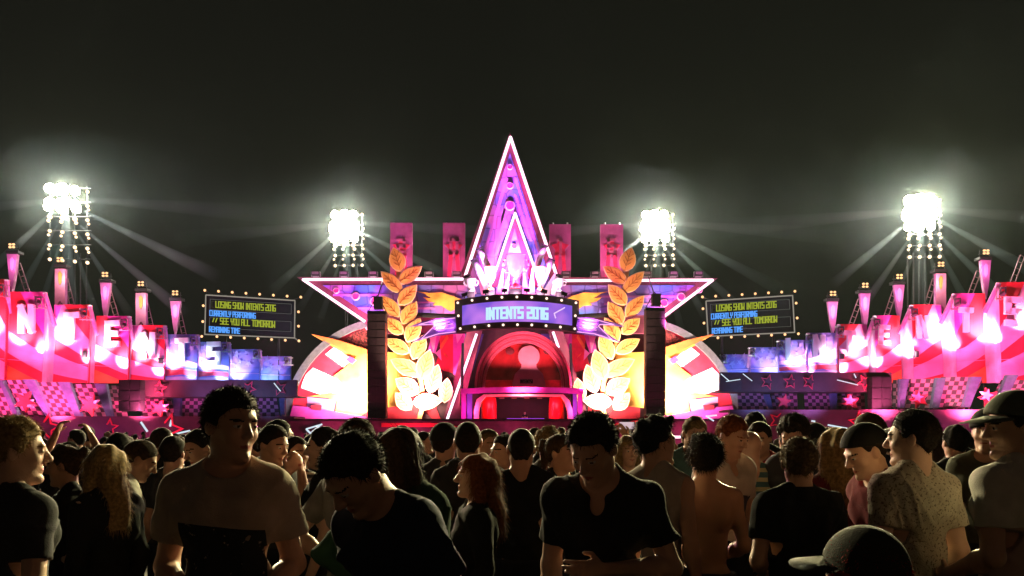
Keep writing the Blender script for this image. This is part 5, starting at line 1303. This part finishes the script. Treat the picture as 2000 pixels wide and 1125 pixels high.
# ---------------------------------------------------------------- haze
hz = MB(); hz.box((0, 60, 13.5), (340, 220, 29)); h = hz.build('haze', mat('haze_dummy', (0, 0, 0)))
hm = bpy.data.materials.new('haze_air'); hm.use_nodes = True; n = hm.node_tree.nodes; n.clear()
pv = n.new('ShaderNodeVolumePrincipled'); o = n.new('ShaderNodeOutputMaterial'); pv.inputs['Density'].default_value = HAZE; pv.inputs['Color'].default_value = (.76, .90, .96, 1)
pv.inputs['Anisotropy'].default_value = 0.65
hm.node_tree.links.new(pv.outputs[0], o.inputs['Volume'])
h.data.materials.clear(); h.data.materials.append(hm); h['kind'] = 'stuff'; h['label'] = 'thin smoke haze hanging over the whole festival ground'
def figured(name, base, fig, kind, **k):
    """cloth with a design of its own, laid out in the garment's own coordinates"""
    m = cloth(name, base).copy(); m.name = 'cloth_' + name + '_figured'; nt = m.node_tree; n = nt.nodes; l = nt.links; p = n['Principled BSDF']
    src = p.inputs['Base Color'].links[0].from_socket
    t = n.new('ShaderNodeTexCoord'); sp = n.new('ShaderNodeSeparateXYZ'); l.new(t.outputs['Object'], sp.inputs[0])
    def M(op, a, b=None, c=None):
        x = n.new('ShaderNodeMath'); x.operation = op
        for i, v in enumerate((a, b, c)):
            if v is None: continue
            if isinstance(v, (int, float)): x.inputs[i].default_value = v
            else: l.new(v, x.inputs[i])
        return x.outputs[0]
    X, Y_, Z = sp.outputs
    if kind == 'rect':      # printed block on the chest, x0 x1 z0 z1
        x0, x1, z0, z1 = k['box']; f = M('MULTIPLY', M('MULTIPLY', M('GREATER_THAN', X, x0), M('LESS_THAN', X, x1)), M('MULTIPLY', M('GREATER_THAN', Z, z0), M('LESS_THAN', M('ADD', Z, M('MULTIPLY', X, .12)), z1)))
        f = M('MULTIPLY', f, M('LESS_THAN', Y_, 0))
        nq = n.new('ShaderNodeTexNoise'); nq.inputs['Scale'].default_value = 30; nq.inputs['Detail'].default_value = 6; l.new(t.outputs['Object'], nq.inputs['Vector']); f = M('MULTIPLY', f, M('MULTIPLY_ADD', M('GREATER_THAN', nq.outputs[0], .36), .8, .2))
    elif kind == 'hoops': f = M('GREATER_THAN', M('SINE', M('MULTIPLY', Z, k['freq'])), k.get('th', .2))
    elif kind == 'lower': f = M('LESS_THAN', Z, k['z'])
    elif kind == 'speck':
        no = n.new('ShaderNodeTexNoise'); no.inputs['Scale'].default_value = k.get('sc', 95); no.inputs['Detail'].default_value = 3; l.new(t.outputs['Object'], no.inputs['Vector']); f = M('GREATER_THAN', no.outputs[0], k.get('th', .60))
    elif kind == 'sidebands':   # two bands running over the shoulder and down the sleeve
        ax = M('ABSOLUTE', X); s_ = M('ADD', ax, M('MULTIPLY', M('SUBTRACT', 1.43, Z), .22)); 
        b1 = M('LESS_THAN', M('ABSOLUTE', M('SUBTRACT', Y_, M('ADD', k.get('y', -.03), 0))), .016); f = M('MULTIPLY', b1, M('GREATER_THAN', ax, .09))
    mx = n.new('ShaderNodeMix'); mx.data_type = 'RGBA'; mx.inputs[7].default_value = tuple(fig) + (1,)
    l.new(f, mx.inputs[0]); l.new(src, mx.inputs[6]); l.new(mx.outputs[2], p.inputs['Base Color'])
    return m
C_black = cloth('black', (.012, .012, .013)); C_char = cloth('charcoal', (.045, .045, .05)); C_cream = cloth('cream', (.42, .36, .31)); C_white = cloth('white', (.62, .58, .54)); C_navy = cloth('navy', (.02, .028, .06))
C_grey = cloth('grey', (.20, .19, .18)); C_teal = cloth('teal', (.06, .12, .12)); C_red = cloth('red', (.34, .03, .03)); C_olive = cloth('olive', (.07, .07, .045)); C_green = cloth('dark_green', (.015, .045, .025)); C_wine = cloth('wine', (.14, .02, .03))
C_print = figured('oatmeal', (.42, .34, .28), (.025, .03, .035), 'rect', box=(-.135, .135, 1.0, 1.30))
C_speck = figured('beige', (.40, .34, .27), (.16, .12, .09), 'speck', th=.59)
C_block = figured('block', (.66, .64, .56), (.42, .29, .25), 'lower', z=1.26)
C_hoop = figured('hooped', (.05, .05, .06), (.40, .38, .36), 'hoops', freq=160); C_hoop2 = figured('teal_hooped', (.06, .13, .14), (.42, .38, .22), 'hoops', freq=95)
C_v = figured('vneck_white', (.60, .54, .50), (.08, .08, .12), 'rect', box=(-.12, .12, 1.12, 1.27))
C_band = figured('banded', (.013, .013, .014), (.35, .34, .32), 'sidebands', y=-.035)
D = dict
# px, crown y, depth, yaw, pose, look, label
NEAR = [
 (33, 812, 3.0, 150, D(hyaw=-28, hpitch=4, aR='bent', aL='bent', wid=1.08), D(hair=('crop', 'blond'), top='tee', tcol=C_char, lod=0, skin='light'), 'blond man in charcoal t-shirt seen from behind at the far left edge'),
 (455, 755, 2.9, 8, D(hyaw=42, hpitch=6, aR='bent', aL='bent', wid=1.04), D(hair=('crop', 'dark'), top='tee', tcol=C_print, lod=0, curl=.7), 'tall man in oatmeal t-shirt with dark chest print, looking to the right'),
 (690, 852, 2.5, -35, D(lean=20, hpitch=28, hyaw=-8, aR='bent', aL='down', wid=1.05), D(hair=('crop', 'dark'), top='tee', tcol=C_navy, lod=0), 'man in navy t-shirt bending his dark haired head, nearest in the centre left'),
 (1156, 815, 3.0, -18, D(lean=10, hpitch=26, hyaw=-12, aR='down', aL='chest', wid=1.12), D(hair=('crop', 'dark'), top='tee', tcol=C_band, lod=0, vneck=True), 'man in black v-neck t-shirt with pale shoulder bands looking down'),
 (1560, 852, 3.9, 182, D(hyaw=-14, aR='bent', aL='bent', wid=1.1), D(hair=('crop', 'sand'), top='polo', tcol=C_black, lod=0), 'man in black polo shirt with cropped sandy hair, back to the photographer'),
 (1780, 798, 3.65, 192, D(hyaw=42, hpitch=4, aL='bent', aR='down', wid=1.0), D(hair=('short', 'dark'), top='tee', tcol=C_speck, lod=0, skin='light'), 'man in speckled beige t-shirt with dark hair, seen from behind'),
 (1978, 768, 3.3, 205, D(hyaw=60, hpitch=6, aR='down', aL='bent', wid=1.05), D(hair=('short', 'dark'), top='tee', tcol=C_block, lod=0, hat=('cap', cloth('grey_cap', (.10, .11, .08)))), 'man in two tone white t-shirt and brimmed cap at the right edge'),
 (1682, 1034, 1.75, 200, D(aR='bent', aL='bent'), D(hair=('crop', 'red'), top='tee', tcol=C_black, lod=0, hat=('cap', cloth('olive_cap', (.035, .036, .028)), .6)), 'short person in an olive cap over crimson hair, lowest at the front'),
 (785, 832, 3.6, 165, D(hyaw=-10, aL='hip', aR='bent', fem=True, wid=1.05), D(hair=('long', 'brown'), top='long', tcol=C_green, lod=0), 'long haired person in dark green jacket, back to the photographer'),
 (928, 885, 4.1, -78, D(hyaw=-6, hpitch=-2, aL='down', aR='down', fem=True, wid=.95), D(hair=('long', 'ginger'), top='long', tcol=C_black, lod=0, skin='light'), 'smiling woman with long reddish hair in profile facing left'),
 (700, 814, 3.95, 150, D(hyaw=10, aL='hip', aR='hip', wid=1.05), D(hair=('short', 'brown'), top='tee', tcol=C_grey, lod=0), 'man in grey t-shirt with a bent elbow behind the bending man'),
 (125, 868, 4.6, -62, D(hyaw=-20, hpitch=8, fem=True, wid=.95), D(hair=('bun', 'brown'), top='long', tcol=C_black, skin='fair'), 'woman with brown hair tied in a bun and black top on the left'),
 (205, 870, 4.2, -120, D(hyaw=-14, hpitch=10, fem=True, wid=.98), D(hair=('curlylong', 'blond'), top='long', tcol=C_black), 'woman with curly blond hair in a black jacket on the left'),
 (276, 862, 4.9, 120, D(lean=12, hpitch=18, hyaw=-10), D(hair=('short', 'brown'), top='tee', tcol=C_white), 'stooping man in white t-shirt behind the curly blond woman'),
 (388, 838, 5.3, -20, D(hpitch=22, hyaw=-20), D(hair=('short', 'dark'), top='tee', tcol=C_char), 'man with bowed head beside the tall man with the chest print'),
 (340, 850, 5.6, 170, D(), D(hair=('short', 'dark'), top='tee', tcol=C_char), 'dark haired man behind the bowed man on the left'),
 (235, 844, 6.0, 175, D(), D(hair=('short', 'black'), top='tee', tcol=C_black), 'black haired man above the curly blond woman, back turned'),
 (137, 862, 6.6, 182, D(aL=[(.27, -.05, 1.58), (.16, -.08, 1.84)], aR=[(.27, -.05, 1.58), (.14, -.08, 1.82)]), D(hair=('short', 'dark'), top='tee', tcol=C_char, lod=0), 'person raising both hands in the crowd on the left'),
 (535, 828, 5.0, 62, D(hpitch=14, aL='face', aR='face'), D(hair=('short', 'dark'), top='tee', tcol=C_char, skin='fair'), 'dark haired man with hands at his mouth, facing right'),
 (547, 818, 5.9, 160, D(hyaw=-30), D(hair=('short', 'black'), top='tee', tcol=C_black), 'tall man in black behind the man with hands at his mouth'),
 (578, 850, 5.35, 20, D(hyaw=30), D(hair=('short', 'dark'), top='tee', tcol=C_hoop), 'person in a striped grey and black t-shirt'),
 (630, 832, 4.8, -85, D(hpitch=6), D(hair=('short', 'dark'), top='tee', tcol=C_black, skin='light'), 'man in profile facing left beside the grey t-shirt man'),
 (612, 846, 6.6, 170, D(), D(hair=('short', 'black'), top='tee', tcol=C_char), 'dark haired man just below the left burst disc'),
 (870, 828, 5.6, 170, D(hyaw=-20), D(hair=('short', 'dark'), top='tee', tcol=C_char, hat=('cap', cloth('black_cap', (.015, .015, .015)))), 'man in a black cap and charcoal t-shirt in the middle of the crowd'),
 (914, 820, 4.9, 182, D(), D(hair=('buzz', 'dark'), top='tee', tcol=C_char), 'short haired man straight behind the smiling woman'),
 (955, 836, 5.8, 20, D(hyaw=10), D(hair=('short', 'sand'), top='tee', tcol=C_grey), 'sandy haired person facing the photographer below the booth'),
 (984, 847, 5.35, -35, D(hyaw=-20, fem=True, wid=.92, aR='phone'), D(hair=('pony', 'dark'), top='tank', tcol=C_grey, skin='light'), 'woman with a dark ponytail and sleeveless top facing left'),
 (1018, 833, 4.7, 180, D(wid=1.08), D(hair=('buzz', 'dark'), top='tee', tcol=C_black), 'man in black t-shirt with shaved neck straight below the booth'),
 (1072, 836, 6.0, 150, D(), D(hair=('curly', 'blond'), top='tee', tcol=C_char), 'blond curly haired person below the booth on the right'),
 (1097, 845, 5.0, 40, D(hyaw=20, fem=True, wid=.92), D(hair=('pony', 'brown'), top='tee', tcol=C_black), 'woman in black with tied brown hair facing right'),
 (1283, 815, 4.2, 150, D(hyaw=-45, wid=1.0), D(hair=('messy', 'black'), top='tank', tcol=C_cream), 'man with thick black hair in a cream sleeveless top'),
 (1228, 850, 6.2, 10, D(fem=True, wid=.92), D(hair=('long', 'blond'), top='tee', tcol=C_teal, skin='light'), 'blond woman facing the photographer beside the black haired man'),
 (1357, 813, 6.1, 5, D(hpitch=20, wid=1.1), D(hair=('short', 'sand'), top='tee', tcol=C_teal), 'man in teal t-shirt looking down'),
 (1377, 852, 4.4, 176, D(hyaw=-10, aL='bent', aR='bent', wid=1.06), D(hair=('messy', 'dark'), top=None, lod=0, skin='tan'), 'shirtless man with dark hair, back to the photographer'),
 (1432, 811, 5.1, 25, D(hpitch=22, hyaw=14), D(hair=('short', 'ginger'), top='tee', tcol=C_v, vneck=True, lod=0, skin='light'), 'ginger haired man in white v-neck with a dark print, looking down'),
 (1483, 822, 6.1, -30, D(hpitch=14, aR='phone', wid=1.05), D(hair=('short', 'dark'), top='tee', tcol=C_red), 'dark haired man in red t-shirt looking left'),
 (1463, 838, 5.7, -170, D(wid=.95, hpitch=10), D(hair=('none', 'dark'), top='tee', tcol=C_hoop2), 'person in teal and sand striped t-shirt beside the red t-shirt'),
 (1474, 803, 6.9, 175, D(), D(hair=('short', 'black'), top='tee', tcol=C_black), 'tall black haired man behind the red t-shirt man'),
 (1550, 814, 5.5, -40, D(hpitch=24), D(hair=('curly', 'dark'), top='tee', tcol=C_char), 'curly dark haired man bowing his head above the polo shirt man'),
 (1633, 838, 4.6, 178, D(fem=True, hyaw=14, wid=.95), D(hair=('curlylong', 'blond'), top='tank', tcol=C_wine, skin='light'), 'woman with long wavy blond hair, back turned'),
 (1694, 806, 5.1, 190, D(hyaw=14, wid=1.05), D(hair=('crop', 'brown'), top='tee', tcol=C_navy), 'man with cropped brown hair in navy behind the capped man'),
 (1688, 834, 4.0, -78, D(lean=14, hpitch=12, hyaw=-6, wid=1.04), D(hair=('buzz', 'dark'), top='long', tcol=C_wine, hat=('backcap', cloth('black_cap2', (.012, .012, .012)), math.pi), skin='light', lod=0), 'man in backwards black cap and wine jacket in profile facing left'),
 (1929, 800, 4.9, -30, D(hyaw=-14, wid=1.0), D(hair=('short', 'dark'), top='tee', tcol=C_olive, hat=('beanie', C_black), skin='fair'), 'man in olive t-shirt and dark beanie facing left'),
 (1590, 828, 6.8, 182, D(), D(hair=('short', 'black'), top='tee', tcol=C_black, hat=('beanie', C_black)), 'man in black beanie below the right parapet'),
 (1745, 835, 5.6, 176, D(), D(hair=('short', 'dark'), top='tee', tcol=C_char), 'dark haired man between the speckled shirt and the wine jacket'),
 (1865, 828, 5.8, 180, D(), D(hair=('short', 'black'), top='tee', tcol=C_black), 'black haired man left of the beanie man'),
]
people = []
NEAR.append((1200, 852, 7.0, 180, D(aL='phone', aR=[(.27, -.06, 1.55), (.14, -.16, 1.76)]), D(hair=('short', 'dark'), top='tee', tcol=C_char, lod=1), 'person in charcoal t-shirt holding a phone up in front of the right laurel'))
for i, (px, top, Y, yaw, po, lk, lb) in enumerate(NEAR):
    P_ = Pose(**po); lk = dict(lk); lk.setdefault('lod', 1)
    b_ = build_person('person', P_, seed=i + 3, **lk)
    put(b_, P_, px, top, Y, yaw, lb); people.append((b_.location.x, b_.location.y, .34))
P_ = Pose(aL='phone', aR=[(.27, -.06, 1.55), (.14, -.16, 1.76)]); bpy.context.view_layer.update()
w_ = b_.matrix_world @ Vector(P_.wri(-1)); ph = root('phone', w_ + Vector((0, .03, .04)), 'phone held up above the heads before the right laurel', 'phone')
m = MB(); m.box(w_ + Vector((0, .03, .10)), (.145, .010, .072)); m.build('phone_case', M_dark, ph)
m = MB(); m.box(w_ + Vector((0, .0235, .10)), (.132, .003, .062)); m.build('phone_screen', emit('phone_glow', (.75, .55, .6), .9), ph)
# ---------------------------------------------------------------- the rest of the crowd
VAR = [(D(), D(hair=('short', 'dark'), top='tee', tcol=C_black), 'short dark hair and black t-shirt'), (D(aR='bent'), D(hair=('crop', 'brown'), top='tee', tcol=C_char), 'brown hair and charcoal t-shirt'),
       (D(fem=True, wid=.94), D(hair=('long', 'brown'), top='tee', tcol=C_black), 'long brown hair and black top'), (D(wid=1.06, aL='bent'), D(hair=('short', 'black'), top='tee', tcol=C_navy), 'black hair and navy t-shirt'),
       (D(fem=True, wid=.94), D(hair=('pony', 'blond'), top='tee', tcol=C_char), 'a blond ponytail and charcoal top'), (D(hyaw=30), D(hair=('messy', 'dark'), top='tee', tcol=C_grey), 'messy dark hair and grey t-shirt'),
       (D(), D(hair=('short', 'dark'), top='tee', tcol=C_olive, hat=('cap', C_black)), 'a black cap and olive t-shirt'), (D(hyaw=-25), D(hair=('buzz', 'dark'), top='long', tcol=C_black), 'shaved head and black jacket')]
protos = []
for i, (po, lk, d_) in enumerate(VAR):
    P_ = Pose(**po); b_ = build_person('person', P_, seed=50 + i, lod=2, **lk); protos.append([b_, P_, d_, False])
ZONES = ((200, 'left parapet'), (560, 'left message board'), (740, 'left burst disc'), (900, 'left laurel'), (1110, 'booth'), (1270, 'right laurel'), (1400, 'right burst disc'), (1640, 'right message board'), (2100, 'right parapet'))
rs = random.Random(11); n_ = 0; crowd = []
def try_put(Y, lo_h, hi_h, dmin):
    global n_
    px = rs.uniform(-30, 2030); x = (px - 1000) / F * Y
    if any((x - a) ** 2 + (Y - b) ** 2 < (dmin + 0) ** 2 for a, b, c in people): return
    hgt = rs.uniform(lo_h, hi_h); top = HORIZON - (hgt - EYE) / Y * F
    v = rs.choice(protos)
    if not v[3]: b_ = v[0]; v[3] = True
    else: b_ = copy_tree(v[0])
    z = next(nm for lim, nm in ZONES if px < lim)
    dist = 'near' if Y < 9 else 'middle' if Y < 17 else 'far'
    face = rs.choice((180, 180, 180, 170, 195, 172, 187, 150, 210, 120, -110)) + rs.uniform(-10, 10)
    put(b_, v[1], px, top, Y, face, 'crowd member with %s, %s crowd before %s' % (v[2], dist, z), group='crowd of %s' % v[2])
    people.append((x, Y, .3)); n_ += 1; crowd.append((px, v[0] if not crowd or b_ is v[0] else b_))
for k in range(500):
    if n_ >= 26: break
    try_put(rs.uniform(6.6, 9), 1.58, 1.80, .62)
for k in range(900):
    if n_ >= 82: break
    try_put(rs.uniform(9, 17), 1.60, 1.86, .75)
for k in range(2500):
    if n_ >= 215: break
    try_put(rs.uniform(17, 46), 1.62, 1.92, .9)
for v in protos:
    if not v[3]: bpy.data.objects.remove(v[0])

# look-alikes in one part of the crowd are told apart by their order from the left
from collections import defaultdict
same = defaultdict(list)
for px, o in crowd: same[o['label']].append((px, o))
NTH = ('first', 'second', 'third', 'fourth', 'fifth', 'sixth', 'seventh', 'eighth', 'ninth', 'tenth', 'eleventh', 'twelfth', 'thirteenth', 'fourteenth', 'fifteenth')
for lb, l_ in same.items():
    if len(l_) > 1:
        for k, (px, o) in enumerate(sorted(l_, key=lambda t: t[0])): o['label'] = lb.replace('crowd member with', NTH[min(k, 14)] + ' from left with')
# the performer behind the desk, on the booth floor
P_ = Pose(aL='phone', aR='phone', hpitch=15); b_ = build_person('person', P_, ('short', 'dark'), top='tee', tcol=C_black, lod=2, seed=90)
b_.location = (P(1025, 0, 68.6).x, 68.6, 2.0); tag(b_, 'small performer standing behind the desk inside the booth', 'person')
